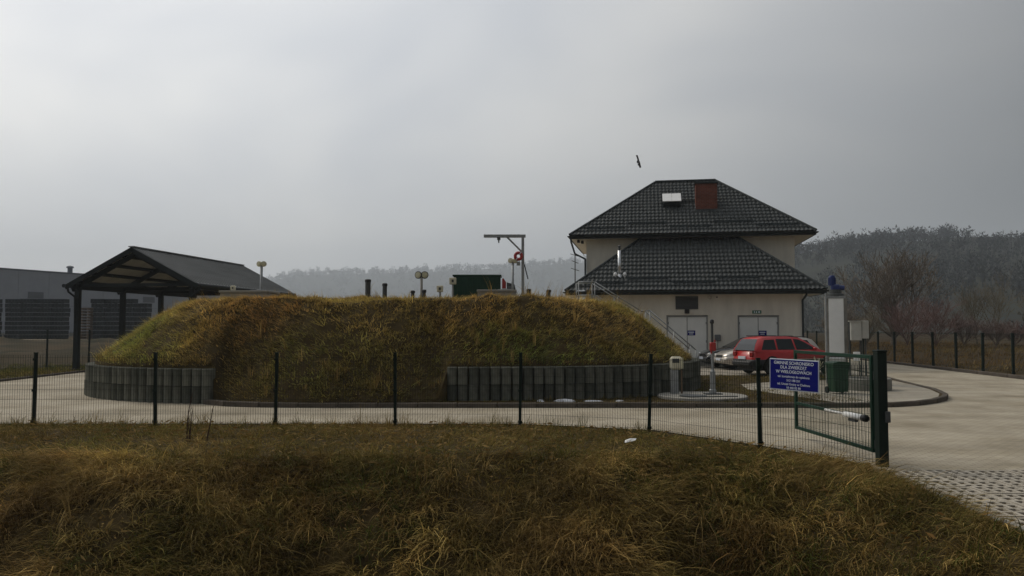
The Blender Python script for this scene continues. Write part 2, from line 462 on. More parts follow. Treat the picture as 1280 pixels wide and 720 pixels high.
# soil and matted thatch under the near grass
def bank_z(x, y): return gh(x, y) + .006
def strip_mesh():
    xs = np.arange(-16, 5.15, .2); t = np.linspace(0, 1, 70)
    X = np.repeat(xs[None], 70, 0); y1 = fence_y(xs) + .35
    y1 = np.where(xs > 4.9, 11.7, y1)
    Y = 3.2 + (y1[None] - 3.2) * t[:, None]
    X = np.minimum(X, 5.1)
    V = np.stack([X, Y, bank_z(X, Y) + .01], -1).reshape(-1, 3)
    i = np.arange(V.shape[0]).reshape(70, len(xs))
    F = np.stack([i[:-1, :-1], i[:-1, 1:], i[1:, 1:], i[1:, :-1]], -1).reshape(-1, 4)
    me = np_mesh('grass_bank', V, F); me.materials.append(M['earth']); me.shade_smooth(); return me
bank = link('grass_bank', strip_mesh()); tag(bank, 'soil of the overgrown ditch bank below the fence', kind='structure')

def sample(n, x0, x1, y0, y1): return rng.uniform(x0, x1, n), rng.uniform(y0, y1, n)

# flat strip along the fence
x, y = sample(30000, -14, 5.05, 10.4, 17.0)
k = (y < fence_y(x) + .25) & (y > 11.2 - .9 * sst(1.5, 5, x)) & (rng.random(len(x)) < .35 + .7 * fbm(x, y, .9, 3))
strip = tufts(x[k], y[k], gh, 8, .08, .13, .012, .42, .32, -1.2, {'olive': 1.7, 'green': .55, 'tan': .8, 'straw': .2, 'brown': .45}, 2, .45, 0, 1.0, None, 1.25, .9)
x, y = sample(900, -14, 5, 15.6, 17.0); k = np.abs(y - fence_y(x)) < .25
strip2 = tufts(x[k], y[k], gh, 12, .08, .24, .010, .72, .25, -1.2, {'olive': 1, 'green': .6, 'tan': .8, 'straw': .4}, 3, .5, 1)
grass_obj('verge_grass', [strip, strip2], 'short olive grass on the flat verge in front of the fence')
# long matted grass on the bank, swept over in locks
x, y = sample(21000, -11, 5.02, 7.8, 12.6)
k = (y < 12.7 - .9 * sst(1.5, 5, x)) & ((y > 8.3) | (x > 1.5)) & (rng.random(len(x)) < np.clip((fbm(x, y, 1.15, 4, 3) - .33) * 4.2, .20, 1)); x, y = x[k], y[k]
fl = -1.5 + 2.4 * (fbm(x, y, .35, 55, 2) - .5)
b1 = tufts(x, y, gh, 12, .08, .31, .010, .32, .34, fl, {'tan': .8, 'straw': .3, 'brown': 1.2, 'rust': .5, 'olive': 1.1, 'green': .45, 'dark': 1.2}, 3, 1.1, 2, .8, None, 1.5, 2.0)
x, y = sample(3600, -11, 5.02, 7.6, 12.4); k = fbm(x, y, .8, 21) > .50; x, y = x[k], y[k]
b2 = tufts(x, y, gh, 14, .12, .26, .010, .45, .35, -1.5, {'olive': 1, 'green': 1.2, 'dark': .6}, 3, .6, 3, 1.0, None, 1.1)
x, y = sample(260, -11, 4.8, 8.6, 12.0); k = fbm(x, y, .9, 61) > .48; x, y = x[k], y[k]
b3 = tufts(x, y, gh, 18, .05, .50, .009, .5, .45, -1.6, {'straw': 1.2, 'tan': .9}, 4, .6, 4, .6, None, .75)
# rougher edge beside the driveway
x, y = sample(4200, 2.6, 4.97, 5.0, 11.6)
b4 = tufts(x, y, gh, 11, .09, .17, .010, .42, .35, -1.0, {'olive': 1, 'green': .5, 'tan': .9, 'brown': .7}, 3, .5, 5, 1.0, None, .85)
# dead leaves and broken straw lying on the grass
x, y = sample(9000, -12, 5.0, 8.4, 16.4); k = (y < fence_y(x) - .1) & (rng.random(len(x)) < .2 + fbm(x, y, .9, 83)); x, y = x[k], y[k]; m_ = len(x)
c_ = np.stack([x, y, gh(x, y) + rng.uniform(.04, .16, m_)], 1); d1 = rng.normal(0, 1, (m_, 3)); d1[:, 2] *= .35; d1 /= np.linalg.norm(d1, axis=1, keepdims=True); d2 = np.cross(d1, rng.normal(0, 1, (m_, 3))); d2 /= np.linalg.norm(d2, axis=1, keepdims=True)
l_ = rng.uniform(.02, .09, (m_, 1)); w_ = rng.uniform(.004, .022, (m_, 1))
b5 = (np.stack([c_ - d1 * l_, c_ + d2 * w_, c_ + d1 * l_, c_ - d2 * w_], 1).reshape(-1, 3), (np.arange(m_)[:, None, None] * 4 + np.array([(0, 1, 2), (0, 2, 3)])[None]).reshape(-1, 3), np.repeat(pick_tint(x, y, {'straw': .6, 'tan': 1, 'brown': 1, 'rust': .6}, .8, 15), 4, 0))
grass_obj('bank_grass', [b1, b2, b3, b4, b5], 'long matted brown and tan grass on the ditch bank')

# ------------------------------------------------------------------ mound
MCX, MCY, MA, MBB, MP = -3.72, 30.0, 9.9, 8.75, 3.0
def gap(x):  # 1 where the retaining wall is missing on the front
    return sst(-8.1, -7.75, x) * (1 - sst(-1.95, -1.6, x))
def gap_ext(x): return .12 + .83 * sst(-7.9, -5.4, x) * (1 - .5 * sst(-3.4, -1.9, x))
def m_rho(x, y): return (np.abs((x - MCX) / MA) ** MP + np.abs((y - MCY) / MBB) ** MP) ** (1 / MP)
def mh(x, y):
    x = np.asarray(x, float); y = np.asarray(y, float)
    rho = m_rho(x, y); t = (1 - rho) * 9.0
    g = gap(x) * (y < MCY)
    h_wall = .93 + 1.90 * (1 - np.clip(1 - t / 2.35, 0, 1) ** 1.2) + .12 * sst(2, 6, t)
    ex = gap_ext(x)
    h_gap = .08 + 2.75 * (1 - np.clip(1 - (t + ex) / (2.35 + ex), 0, 1) ** 1.15) + .12 * sst(2, 6, t)
    base = h_wall * (1 - g) + h_gap * g
    nb = sst(0, .8, t + gap_ext(x) * g)
    return base + nb * (.42 * (fbm(x, y, .45, 6) - .5) + .20 * (fbm(x, y, 1.3, 7) - .5) + .10 * (fbm(x, y, 4.0, 9, 2) - .5))
def mound_mesh():
    nt_, nr = 480, 90
    th = np.linspace(0, 2 * pi, nt_, endpoint=False)
    c, s = np.cos(th), np.sin(th)
    rad = 1 / ((np.abs(c) / MA) ** MP + (np.abs(s) / MBB) ** MP) ** (1 / MP)
    V = []
    for j in range(nr + 1):
        q = (j / nr) ** .7
        xe = MCX + c * rad; ye = MCY + s * rad
        ext = 1 + gap_ext(xe) / 9.0 * gap(xe) * (s < 0)
        x = MCX + c * rad * q * ext * .995; y = MCY + s * rad * q * ext * .995
        V.append(np.stack([x, y, mh(x, y)], -1))
    # skirt down into the ground
    last = V[-1].copy(); last[:, 2] = -.1; V.append(last)
    V = np.concatenate(V); i = np.arange(len(V)).reshape(nr + 2, nt_)
    F = np.stack([i[:-1], np.roll(i[:-1], -1, 1), np.roll(i[1:], -1, 1), i[1:]], -1).reshape(-1, 4)
    me = np_mesh('mound', V, F); me.materials.append(M['earth']); me.shade_smooth(); return me
mound = link('mound', mound_mesh()); tag(mound, 'broad flat-topped earth mound covered in dry grass', kind='structure')

def mound_grass():
    n = 52000
    x, y = sample(n, MCX - MA, MCX + MA, MCY - MBB - 1, MCY + MBB)
    rho = m_rho(x, y); g = gap(x) * (y < MCY)
    k = (rho < .985 + (gap_ext(x) / 9.0) * g) & ((rho > .42) | (rng.random(n) < .15)) & ((y < MCY + 1.5) | (rng.random(n) < .25))
    k &= rng.random(n) < np.clip((fbm(x, y, .9, 14, 3) - .28) * 3.6, .42, 1)
    x, y = x[k], y[k]
    flow = np.arctan2((y - MCY) / MBB, (x - MCX) / MA)
    w1 = {'tan': .7, 'brown': 1.0, 'rust': .35, 'olive': 1.7, 'green': .9, 'straw': .22, 'dark': 1.3}
    def bias(nm, x, y):
        left = 1 - sst(-10.5, -7.5, x + .5 * (y - 26)); mid = sst(-9, -7, x) * (1 - sst(-4, -2.5, x)); toe = sst(.80, .97, m_rho(x, y)) * (y < 26)
        return {'olive': 1 + .9 * left + .4 * toe, 'tan': 1 + .8 * left, 'green': 1 + 3.4 * toe * (1 + sst(.5, .6, fbm(x, y, .5, 77))), 'rust': 1 + 2.2 * mid * (1 - toe), 'brown': 1 + 1.2 * mid, 'dark': 1 + .8 * toe}.get(nm, 1)
    a = tufts(x, y, mh, 8, .13, .16, .018, .40, .36, flow, w1, 2, .35, 6, .8, bias, 2.9, .9)
    k = (rng.random(len(x)) < .05) & (fbm(x, y, .6, 91) > .55)
    b = tufts(x[k], y[k], mh, 9, .06, .34, .014, .75, .22, flow[k], {'straw': 1, 'tan': 1}, 3, .4, 7)
    # tufts hanging over the wall top
    th = rng.uniform(pi * .93, 2.07 * pi, 380); c, s = np.cos(th), np.sin(th)
    rad = 1 / ((np.abs(c) / MA) ** MP + (np.abs(s) / MBB) ** MP) ** (1 / MP) * .985
    xx, yy = MCX + c * rad, MCY + s * rad; kk = gap(xx) < .2
    d = tufts(xx[kk], yy[kk], mh, 7, .06, .17, .014, .55, .3, np.arctan2(s, c)[kk], {'tan': 1, 'olive': 1, 'straw': .4}, 2, .4, 8)
    grass_obj('mound_grass', [a, b, d], 'matted brown and olive grass covering the mound')
mound_grass()

# retaining walls of rounded concrete blocks in two courses
def block_mesh(h, seed):
    r = random.Random(seed); mb = MB(); w, dp = .260, .20
    pts = [(-w / 2, dp / 2)] + [(w / 2 * -cos(a), -dp / 2 - .115 * sin(a)) for a in np.linspace(0, pi, 8)] + [(w / 2, dp / 2)]
    n = len(pts); e = .018
    rings = [(1.0, 0), (1.0, h - e), (.93, h)]
    vs = [(x * s, (y - dp / 2) * s + dp / 2, z) for s, z in rings for x, y in pts]
    fs = [(j * n + k, j * n + (k + 1) % n, (j + 1) * n + (k + 1) % n, (j + 1) * n + k) for j in range(2) for k in range(n)]
    fs += [tuple(range(n))[::-1], tuple(range(2 * n, 3 * n))]
    mb.add(vs, fs); me = mb.mesh('block'); me.materials.append(M['block'] if seed % 3 else M['block_dark']); return me
BL = [block_mesh(.455, k) for k in range(6)]
def wall_run(name, th0, th1, zbase, label):
    root = empty(name, (0, 0, 0), 0, label, 'retaining wall', 'walls of rounded concrete blocks at the mound foot')
    th = np.linspace(th0, th1, 4000); c, s = np.cos(th), np.sin(th)
    rad = 1 / ((np.abs(c) / MA) ** MP + (np.abs(s) / MBB) ** MP) ** (1 / MP)
    X, Y = MCX + c * rad, MCY + s * rad
    L_ = np.concatenate([[0], np.cumsum(np.hypot(np.diff(X), np.diff(Y)))])
    k = 0
    for dd in np.arange(.14, L_[-1], .285):
        x = np.interp(dd, L_, X); y = np.interp(dd, L_, Y)
        x2 = np.interp(dd + .05, L_, X); y2 = np.interp(dd + .05, L_, Y); x1 = np.interp(dd - .05, L_, X); y1 = np.interp(dd - .05, L_, Y)
        a = math.atan2(y2 - y1, x2 - x1)
        for c_ in range(2):
            o = link('block', BL[(k * 5 + c_ * 2 + k // 3) % 6], root, (x + random.uniform(-.004, .004), y + random.uniform(-.012, .008), zbase + c_ * .462), a + random.uniform(-.02, .02))
        k += 1
    return root
def th_of(x):  # angle on the front boundary for a given x
    dy = -MBB * (1 - abs((x - MCX) / MA) ** MP) ** (1 / MP)
    return math.atan2(dy, x - MCX) % (2 * pi)
wall_run('retaining_wall', pi * .94, th_of(-7.95), 0.0, 'curved low block wall at the left end of the mound beside the open yard')
wall_run('retaining_wall', th_of(-1.72), 2 * pi + .18, 0.06, 'low dark block wall at the right front of the mound behind the kerb')

# ------------------------------------------------------------------ kerbed island round the mound
kp = [(-8.1, 21.35), (-7.4, 20.75), (-6.4, 20.45), (-5, 20.35), (0, 20.35), (5, 20.35), (8.4, 20.35), (9.6, 20.5), (10.8, 21.1), (11.8, 22.1), (12.5, 23.3), (13.1, 25.0), (13.6, 27.3), (14.3, 30.5), (15.2, 34.5), (15.7, 37.5)]
def resample(p, step):
    p = np.array(p, float); d = np.concatenate([[0], np.cumsum(np.hypot(*np.diff(p, axis=0).T))])
    s = np.arange(0, d[-1], step); return np.stack([np.interp(s, d, p[:, 0]), np.interp(s, d, p[:, 1])], 1)
inner = [(4.6, 40.3), (3.8, 38.0), (-4, 38.3), (-10.5, 36.5), (-13, 33), (-13.2, 29), (-12.6, 25.5), (-10.5, 22.9)]
isl = poly_sheet('mound_island', [(x, y + .06) for x, y in kp] + inner, 0.10, M['earth'], label='kerbed earth island that carries the mound')
kerb = empty('kerb', kind='structure', label='grey concrete kerb round the mound island')
KS = []
for k in range(3):
    r = random.Random(k); mb = MB(); mb.box((0, 0, -.02), (.985, .15, .29), bev=.018); me = mb.mesh('kerb_stone'); me.materials.append(M['kerb']); KS.append(me)
rs = resample(kp, 1.0)
for i in range(len(rs) - 1):
    a, b = rs[i], rs[i + 1]; mid = (a + b) / 2
    o = link('kerb_stone', KS[i % 3], kerb, (mid[0], mid[1], random.uniform(-.006, .006)), math.atan2(b[1] - a[1], b[0] - a[0]))
    o.scale = (np.hypot(*(b - a)), 1, 1)
# paved parts of the island
poly_sheet('island_paving', [(8.3, 20.5), (9.6, 20.65), (10.75, 21.2), (11.7, 22.2), (12.35, 23.35), (12.95, 25.05), (13.45, 27.3), (13.8, 29.2), (11.4, 29.3), (9.4, 28.6), (7.7, 27.2), (7.3, 25)], .106, M['slab'], label='light block paving beside the green bin')
poly_sheet('parking_paving', [(6.6, 32.4), (14.6, 32.3), (15.45, 37.4), (14.2, 39.7), (4.4, 41.0), (4.6, 36)], .110, M['slab'], label='block paving of the parking bay before the house')
def isl_z(x, y): return np.full(np.shape(x), .10)
x, y = sample(5200, -7.2, 13.6, 20.5, 33)
k = (m_rho(x, y) > 1.02) & (np.hypot(x - 5.2, y - 22.1) > 1.28) & ~((x > 7.2 + .35 * (27 - y) * (y < 27)) & (y < 28.2)) & ~((x > 10.3) & (y < 29.6)) & (y < 32.3) & (rng.random(len(x)) < .3 + .7 * fbm(x, y, 1.2, 31))
k &= ~((x < 3) & (y < 20.6))
g1 = tufts(x[k], y[k], isl_z, 9, .11, .13, .014, .5, .35, -1.2, {'olive': 1.3, 'green': .9, 'tan': .6, 'brown': .5}, 2, .35, 9)
grass_obj('island_grass', [g1], 'short green grass on the island between wall and parked cars')

# left verge with kerb beyond the yard
vk = [(-19.05, 17.0), (-19.15, 30), (-19.45, 36), (-19.25, 40), (-17.65, 47)]
kerb2 = empty('verge_kerb', kind='structure', label='kerb along the left edge of the yard')
rs = resample(vk, 1.0)
for i in range(len(rs) - 1):
    a, b = rs[i], rs[i + 1]; mid = (a + b) / 2
    o = link('kerb_stone', KS[i % 3], kerb2, (mid[0], mid[1], -.04), math.atan2(b[1] - a[1], b[0] - a[0])); o.scale = (np.hypot(*(b - a)), 1, 1)
x, y = sample(15000, -34, -16.5, 17, 54)
lx = np.interp(y, [p[1] for p in vk] + [54], [p[0] for p in vk] + [-13.5]); q = lx - x
kk = (q > .08) & (rng.random(len(x)) < np.where(q < 4.5 + 2 * fbm(x, y, .3, 71), .8, .16))
g2 = tufts(x[kk], y[kk], gh, 9, .16, .15, .028, .5, .3, -1.2, {'green': 1.5, 'olive': 1.2, 'tan': .4, 'brown': .3}, 2, .25, 10, 1.0, None, 1.2)
grass_obj('left_verge_grass', [g2], 'green grass strip between the yard and the rough ground on the left')
# rough bare ground before the warehouse
def dirt_z(x, y): return gh(x, y) + .03
dm = grid_mesh('dirt', np.arange(-85, -12, .9), np.arange(36, 96, .9), lambda X, Y: gh(X, Y) + np.where(X < -25.5 + (Y - 36) * .42, .05 + 1.6 * np.maximum(fbm(X, Y, .22, 17) - .48, 0) + .25 * (fbm(X, Y, .8, 18) - .5), -.3), mat('dirt', (.085, .062, .036), .95, scale=.3, bump=.8, bscale=2, col2=(.025, .026, .014), detail=8, spec=.05))
tag(link('dirt', dm), 'rough brown bare ground before the warehouse', kind='structure')
poly_sheet('far_road', [(-100, 96), (-8, 96), (-8, 99.2), (-100, 99.2)], .62, M['paving'], label='pale concrete strip in front of the crate stacks')

# right-hand verge and field tufts
x, y = sample(5200, 20.6, 48, 26, 90)
k = (x > 20.9 + .1 * (y - 33)) & (rng.random(len(x)) < .25 + .7 * fbm(x, y, .25, 33))
g3 = tufts(x[k], y[k], gh, 8, .3, .30, .035, .6, .3, -1.2, {'tan': 1, 'brown': 1.3, 'rust': .9, 'straw': .25, 'olive': .35}, 2, .12, 12)
grass_obj('field_grass', [g3], 'dry rust-brown grass of the field beyond the right-hand fence')

# ------------------------------------------------------------------ grid pavers of the driveway
def paver_mesh():
    LX, LY, H = .592, .392, .08
    xs = [0]; 
    nx, ny = 4, 2
    hx, hy = .092, .120
    mx_ = (LX - nx * hx) / (nx + 1); my_ = (LY - ny * hy) / (ny + 1)
    for i in range(nx): a = mx_ * (i + 1) + hx * i; xs += [a, a + hx]
    xs.append(LX); ys = [0]
    for i in range(ny): a = my_ * (i + 1) + hy * i; ys += [a, a + hy]
    ys.append(LY)
    mb = MB(); vi = {}
    def v(i, j, top):
        k = (i, j, top)
        if k not in vi: vi[k] = len(mb.v); mb.v.append((xs[i] - LX / 2, ys[j] - LY / 2, 0 if top else -H))
        return vi[k]
    for i in range(len(xs) - 1):
        for j in range(len(ys) - 1):
            hole = i % 2 == 1 and j % 2 == 1
            if not hole: mb.f.append((v(i, j, 1), v(i + 1, j, 1), v(i + 1, j + 1, 1), v(i, j + 1, 1)))
            else:
                q = [(i, j), (i + 1, j), (i + 1, j + 1), (i, j + 1)]
                for a in range(4):
                    p, r = q[a], q[(a + 1) % 4]
                    mb.f.append((v(*p, 0), v(*r, 0), v(*r, 1), v(*p, 1)))
    nx_, ny_ = len(xs) - 1, len(ys) - 1
    for i in range(nx_): mb.f.append((v(i, 0, 0), v(i + 1, 0, 0), v(i + 1, 0, 1), v(i, 0, 1))); mb.f.append((v(i + 1, ny_, 0), v(i, ny_, 0), v(i, ny_, 1), v(i + 1, ny_, 1)))
    for j in range(ny_): mb.f.append((v(0, j + 1, 0), v(0, j, 0), v(0, j, 1), v(0, j + 1, 1))); mb.f.append((v(nx_, j, 0), v(nx_, j + 1, 0), v(nx_, j + 1, 1), v(nx_, j, 1)))
    me = bpy.data.meshes.new('grid_paver'); me.from_pydata(mb.v, [], mb.f); me.update(); me.materials.append(M['pale_concrete']); return me
drive = poly_sheet('driveway_bed', [(5.13, 4.0), (14.6, 4.0), (14.6, 11.45), (5.13, 11.45)], -.035, mat('bed', (.05, .045, .025), .95, scale=2.2, col2=(.22, .19, .14), spec=.05, detail=6), label='bed of the grid-paver driveway')
PVM = paver_mesh(); PVM.materials[0] = M['slab_plain']
for j in range(18):
    for i in range(15):
        link('grid_paver', PVM, drive, (5.44 + i * .6, 11.24 - j * .4, random.uniform(-.010, .008) + .004)).rotation_euler = (random.uniform(-.015, .015), random.uniform(-.012, .012), random.uniform(-.008, .008))
mb = MB()
for i in range(12): mb.box((5.075, 11.1 - i * .6, -.09), (.07, .59, .22), bev=.01)
mb.build('edging', M['pale_concrete'], drive)
x, y = sample(700, 5.2, 10, 6, 11.4)
grass_obj('paver_grass', [tufts(x, y, lambda a, b: np.full(np.shape(a), -.04), 5, .03, .07, .007, .7, .2, -1.2, {'olive': 1, 'green': .6, 'tan': .6}, 2, .5, 13)], 'sparse grass in the holes of the grid pavers')

# ------------------------------------------------------------------ house
HA = 0.168
HS1, HS2 = .793, .768
house = empty('house', (2.72, 41.025, 0), -HA, 'pale two-storey house with two tiers of dark tiled hip roof and a brick chimney', 'house')
WL, SU, SV, WU, ZL, ZU, DU = 12.709, -.082, 3.235, 12.996, 3.869, 7.102, 9.466
# walls (local u = x, v = y)
mb = MB(); mb.box((6.35, 2.51, 2.1), (10.76, 3.08, 4.2)); mb.build('wall', M['plaster'], house)          # ground floor core
mb = MB(); mb.box((6.36, SV + DU / 2 + .0, 3.72), (11.16, DU - 1.6, 7.44)); w2 = mb.build('wall', M['plaster'], house)
mb = MB(); mb.box((6.35, .742, .15), (10.84, .02, .3)); mb.build('plinth', M['concrete'], house)

def tile_slope(name, parent, O, e, i, s, lo, hi, Rm, z0):
    """O eave origin (u,v); e along eave; i inward; s pitch; lo(r), hi(r) limits along e at run r"""
    tw, th_ = .215, .29
    e = np.array(e, float); i = np.array(i, float)
    nrm = np.array([-i[0] * s, -i[1] * s, 1.0]); nrm /= np.linalg.norm(nrm)
    emin, emax = lo(0) - 1e-6, hi(0)
    us = np.arange(emin, emax + .03, tw / 6)
    rows = []
    r = 0
    while r < Rm - 1e-6:
        r2 = min(r + th_, Rm)
        rows += [(r, .050), (r + (r2 - r) * .5, .025), (r2 - .004, .004)]
        r = r2
    V = []
    for r, h in rows:
        a, b = lo(r), max(hi(r), lo(r) + 1e-4)
        u = np.clip(us, a, b)
        ph = (us / tw) % 1.0
        prof = .042 * np.sin(np.pi * np.clip(ph / .78, 0, 1)) ** 1.0 + .0
        p = np.array([O[0], O[1]])[None] + u[:, None] * e[None] + r * i[None]
        P = np.stack([p[:, 0], p[:, 1], np.full(len(u), z0 + s * r)], 1) + nrm[None] * (prof + h)[:, None]
        V.append(P)
    nrow, nu = len(rows), len(us)
    V = np.concatenate(V); idx = np.arange(nrow * nu).reshape(nrow, nu)
    F = np.stack([idx[:-1, :-1], idx[:-1, 1:], idx[1:, 1:], idx[1:, :-1]], -1).reshape(-1, 4)
    d = np.linalg.norm(V[F[:, 0]] - V[F[:, 1]], axis=1) + np.linalg.norm(V[F[:, 2]] - V[F[:, 3]], axis=1)
    F = F[d > 1e-4]
    if np.cross(np.append(e, 0), np.append(i, s))[2] < 0: F = F[:, ::-1]
    me = np_mesh(name, V, F); me.materials.append(M['tile'])
    return link(name, me, parent)

def eave_set(parent, p, q, outv):
    """fascia and gutter along an eave from p to q (3D), outv outward horizontal"""
    p, q, o = Vector(p), Vector(q), Vector(outv)
    d = (q - p); ln = d.length; a = math.atan2(d.y, d.x)
    mb = MB(); mb.box((p + q) / 2 - o * .03 + Vector((0, 0, -.10)), (ln, .03, .20), Rz(a)); mb.build('fascia', M['trim'], parent)
    mb = MB(); n = 7
    c = o * .06 + Vector((0, 0, -.03)); vs = []
    for P in (p - d.normalized() * .05, q + d.normalized() * .05):
        for k in range(n):
            t = pi * k / (n - 1); vs.append(P + c + o * (cos(t) * .07) + Vector((0, 0, -sin(t) * .07)))
    mb.add(vs, [(k, k + 1, n + k + 1, n + k) for k in range(n - 1)] + [tuple(range(n)), tuple(range(n, 2 * n))]); mb.build('gutter', M['trim'], parent)

# lower roof
lr = empty('lower_roof', parent=house)
VW = SV + .8
tile_slope('tile_sheet', lr, (0, 0), (1, 0), (0, 1), HS1, lambda r: r, lambda r: WL - r, VW + .02, ZL)
tile_slope('tile_sheet', lr, (0, 0), (0, 1), (1, 0), HS1, lambda r: r, lambda r: max(VW, r), VW, ZL)
tile_slope('tile_sheet', lr, (WL, 0), (0, 1), (-1, 0), HS1, lambda r: r, lambda r: max(VW, r), VW, ZL)
for sx, x0 in ((1, 0), (-1, WL)):
    mb = MB(); mb.tube((x0, 0, ZL + .05), (x0 + sx * VW, VW, ZL + HS1 * VW + .05), .075, .075, 8); mb.build('hip_cap', M['trim'], lr)
eave_set(lr, (0, 0, ZL), (WL, 0, ZL), (0, -1, 0)); eave_set(lr, (0, 0, ZL), (0, VW, ZL), (-1, 0, 0)); eave_set(lr, (WL, 0, ZL), (WL, VW, ZL), (1, 0, 0))
mb = MB(); mb.box((WL / 2, VW / 2, ZL - .16), (WL - .1, VW - .1, .03)); mb.build('soffit', M['soffit'], lr)
# upper roof
ur = empty('upper_roof', parent=house)
HD = DU / 2
tile_slope('tile_sheet', ur, (SU, SV), (1, 0), (0, 1), HS2, lambda r: r, lambda r: WU - r, HD, ZU)
tile_slope('tile_sheet', ur, (SU, SV + DU), (1, 0), (0, -1), HS2, lambda r: r, lambda r: WU - r, HD, ZU)
tile_slope('tile_sheet', ur, (SU, SV), (0, 1), (1, 0), HS2, lambda r: r, lambda r: max(DU - r, r), HD, ZU)
tile_slope('tile_sheet', ur, (SU + WU, SV), (0, 1), (-1, 0), HS2, lambda r: r, lambda r: max(DU - r, r), HD, ZU)
ZR = ZU + HS2 * HD
for (a, b) in (((SU, SV), (SU + HD, SV + HD)), ((SU + WU, SV), (SU + WU - HD, SV + HD)), ((SU, SV + DU), (SU + HD, SV + HD)), ((SU + WU, SV + DU), (SU + WU - HD, SV + HD))):
    mb = MB(); mb.tube((*a, ZU + .05), (*b, ZR + .05), .075, .075, 8); mb.build('hip_cap', M['trim'], ur)
mb = MB(); mb.tube((SU + HD, SV + HD, ZR + .06), (SU + WU - HD, SV + HD, ZR + .06), .09, .09, 8); mb.build('ridge_cap', M['trim'], ur)
eave_set(ur, (SU, SV, ZU), (SU + WU, SV, ZU), (0, -1, 0)); eave_set(ur, (SU, SV, ZU), (SU, SV + DU, ZU), (-1, 0, 0)); eave_set(ur, (SU + WU, SV, ZU), (SU + WU, SV + DU, ZU), (1, 0, 0))
mb = MB(); mb.box((SU + WU / 2, SV + DU / 2, ZU - .16), (WU - .1, DU - .1, .03)); mb.build('soffit', M['soffit'], ur)
# snow guards on the tiles
def guard(roof, O, z0, s, u0, u1, r):
    mb = MB(); y = O[1] + r; z = z0 + s * r + .12
    mb.box(((u0 + u1) / 2 + O[0], y, z), (u1 - u0, .03, .13), Rx(-.3))
    for u in np.arange(u0 + .2, u1, .6): mb.box((u + O[0], y + .06, z - .04), (.03, .16, .03), Rx(math.atan(s)))
    mb.build('snow_guard', M['trim'], roof)
for k in range(5): guard(lr, (0, 0), ZL, HS1, .9 + k * 2.25, .9 + k * 2.25 + 2.05, .42 if k % 2 == 0 else .72)
for k in range(5): guard(ur, (SU, SV), ZU, HS2, .9 + k * 2.3, .9 + k * 2.3 + 2.1, .45 if k % 2 == 0 else .78)
# brick chimney on the front slope of the upper roof
hloc = lambda P: house.matrix_basis.inverted() @ P
bpy.context.view_layer.update()
cw, cd = 1.18, .72
cu, cv = 7.45, SV + 2.3
ch = empty('chimney', (0, 0, 0), parent=ur)
mb = MB(); CT = 10.12; mb.box((cu, cv, (ZU + 1.35 + CT) / 2), (cw, cd, CT - ZU - 1.35)); mb.build('stack', M['brick'], ch)
mb = MB(); mb.box((cu, cv, CT + .045), (cw + .16, cd + .16, .09), bev=.015); mb.build('cap', M['trim'], ch)
mb = MB(); mb.box((cu, cv - cd / 2 - .08, ZU + HS2 * (cv - cd / 2 - .08 - SV) + .06), (cw + .3, .25, .04), Rx(math.atan(HS2))); mb.build('flashing', M['trim'], ch)
# white roof hatch
hr = empty('roof_hatch', (5.55, SV + 2.55, ZU + HS2 * 2.55 + .05), parent=ur)
mb = MB(); mb.box((0, 0, .10), (.98, .92, .34), Rx(.655)); mb.build('curb', M['trim'], hr)
for s_ in (-1, 1):
    mb = MB(); mb.box((s_ * .262, -.17, .34), (.515, 1.0, .05), Rx(.60), bev=.01); mb.build('lid', M['white'], hr)
mb = MB(); mb.box((.9, .12, .12), (.9, .06, .08)); mb.build('conduit', M['trim'], hr)
# stainless flue with two small vents on the lower roof
fu, fv = 2.72, 1.0
fl = empty('flue', (fu, fv, ZL + HS1 * fv), parent=lr)
mb = MB(); mb.tube((0, 0, -.1), (0, 0, 1.35), .085, .085, 12); mb.build('pipe', M['stainless'], fl, True)
mb = MB(); mb.lathe([(.02, 1.36), (.055, 1.38), (.05, 1.55), (.1, 1.58), (.02, 1.64)], 12); mb.build('cap', M['dark_steel'], fl)
mb = MB(); mb.lathe([(.16, -.06), (.1, .1)], 12); mb.build('collar', M['stainless'], fl)
for dx in (-.21, .27):
    v_ = empty('roof_vent', (fu + dx, fv - .1, ZL + HS1 * (fv - .1)), parent=lr)
    mb = MB(); mb.tube((0, 0, -.05), (0, 0, .18), .05, .05, 10); mb.build('pipe', M['white'], v_)
    mb = MB(); mb.lathe([(.09, .12), (.10, .2), (.07, .27), (.01, .3)], 12); mb.build('hood', M['white'], v_)
# doors in the ground floor: placed from where they are seen on the front wall
def on_front(px, py, v=.73):
    # intersect the view ray with the local plane v
    d = at(px, py, 1.0) - Vector((0, 0, CAMZ)); o = Vector((0, 0, CAMZ)) - Vector((2.72, 41.025, 0))
    U = Vector((cos(HA), -sin(HA), 0)); V_ = Vector((sin(HA), cos(HA), 0))
    t = (v - o.dot(V_)) / d.dot(V_); P = o + d * t; return P.dot(U), P.z
OPEN = []
for pl_, pr_ in ((833, 885), (922, 974)):
    ul, zt = on_front(pl_, 394); ur_, _ = on_front(pr_, 394); OPEN.append((ul, ur_, zt))
skin = MB(); u0 = .95
for (ul, ur_, zt) in OPEN:
    skin.box(((u0 + ul) / 2, .86, 2.1), (ul - u0, .22, 4.2)); skin.box(((ul + ur_) / 2, .86, (zt + 4.2) / 2), (ur_ - ul, .22, 4.2 - zt)); u0 = ur_
skin.box(((u0 + 11.75) / 2, .86, 2.1), (11.75 - u0, .22, 4.2)); skin.build('wall', M['plaster'], house)
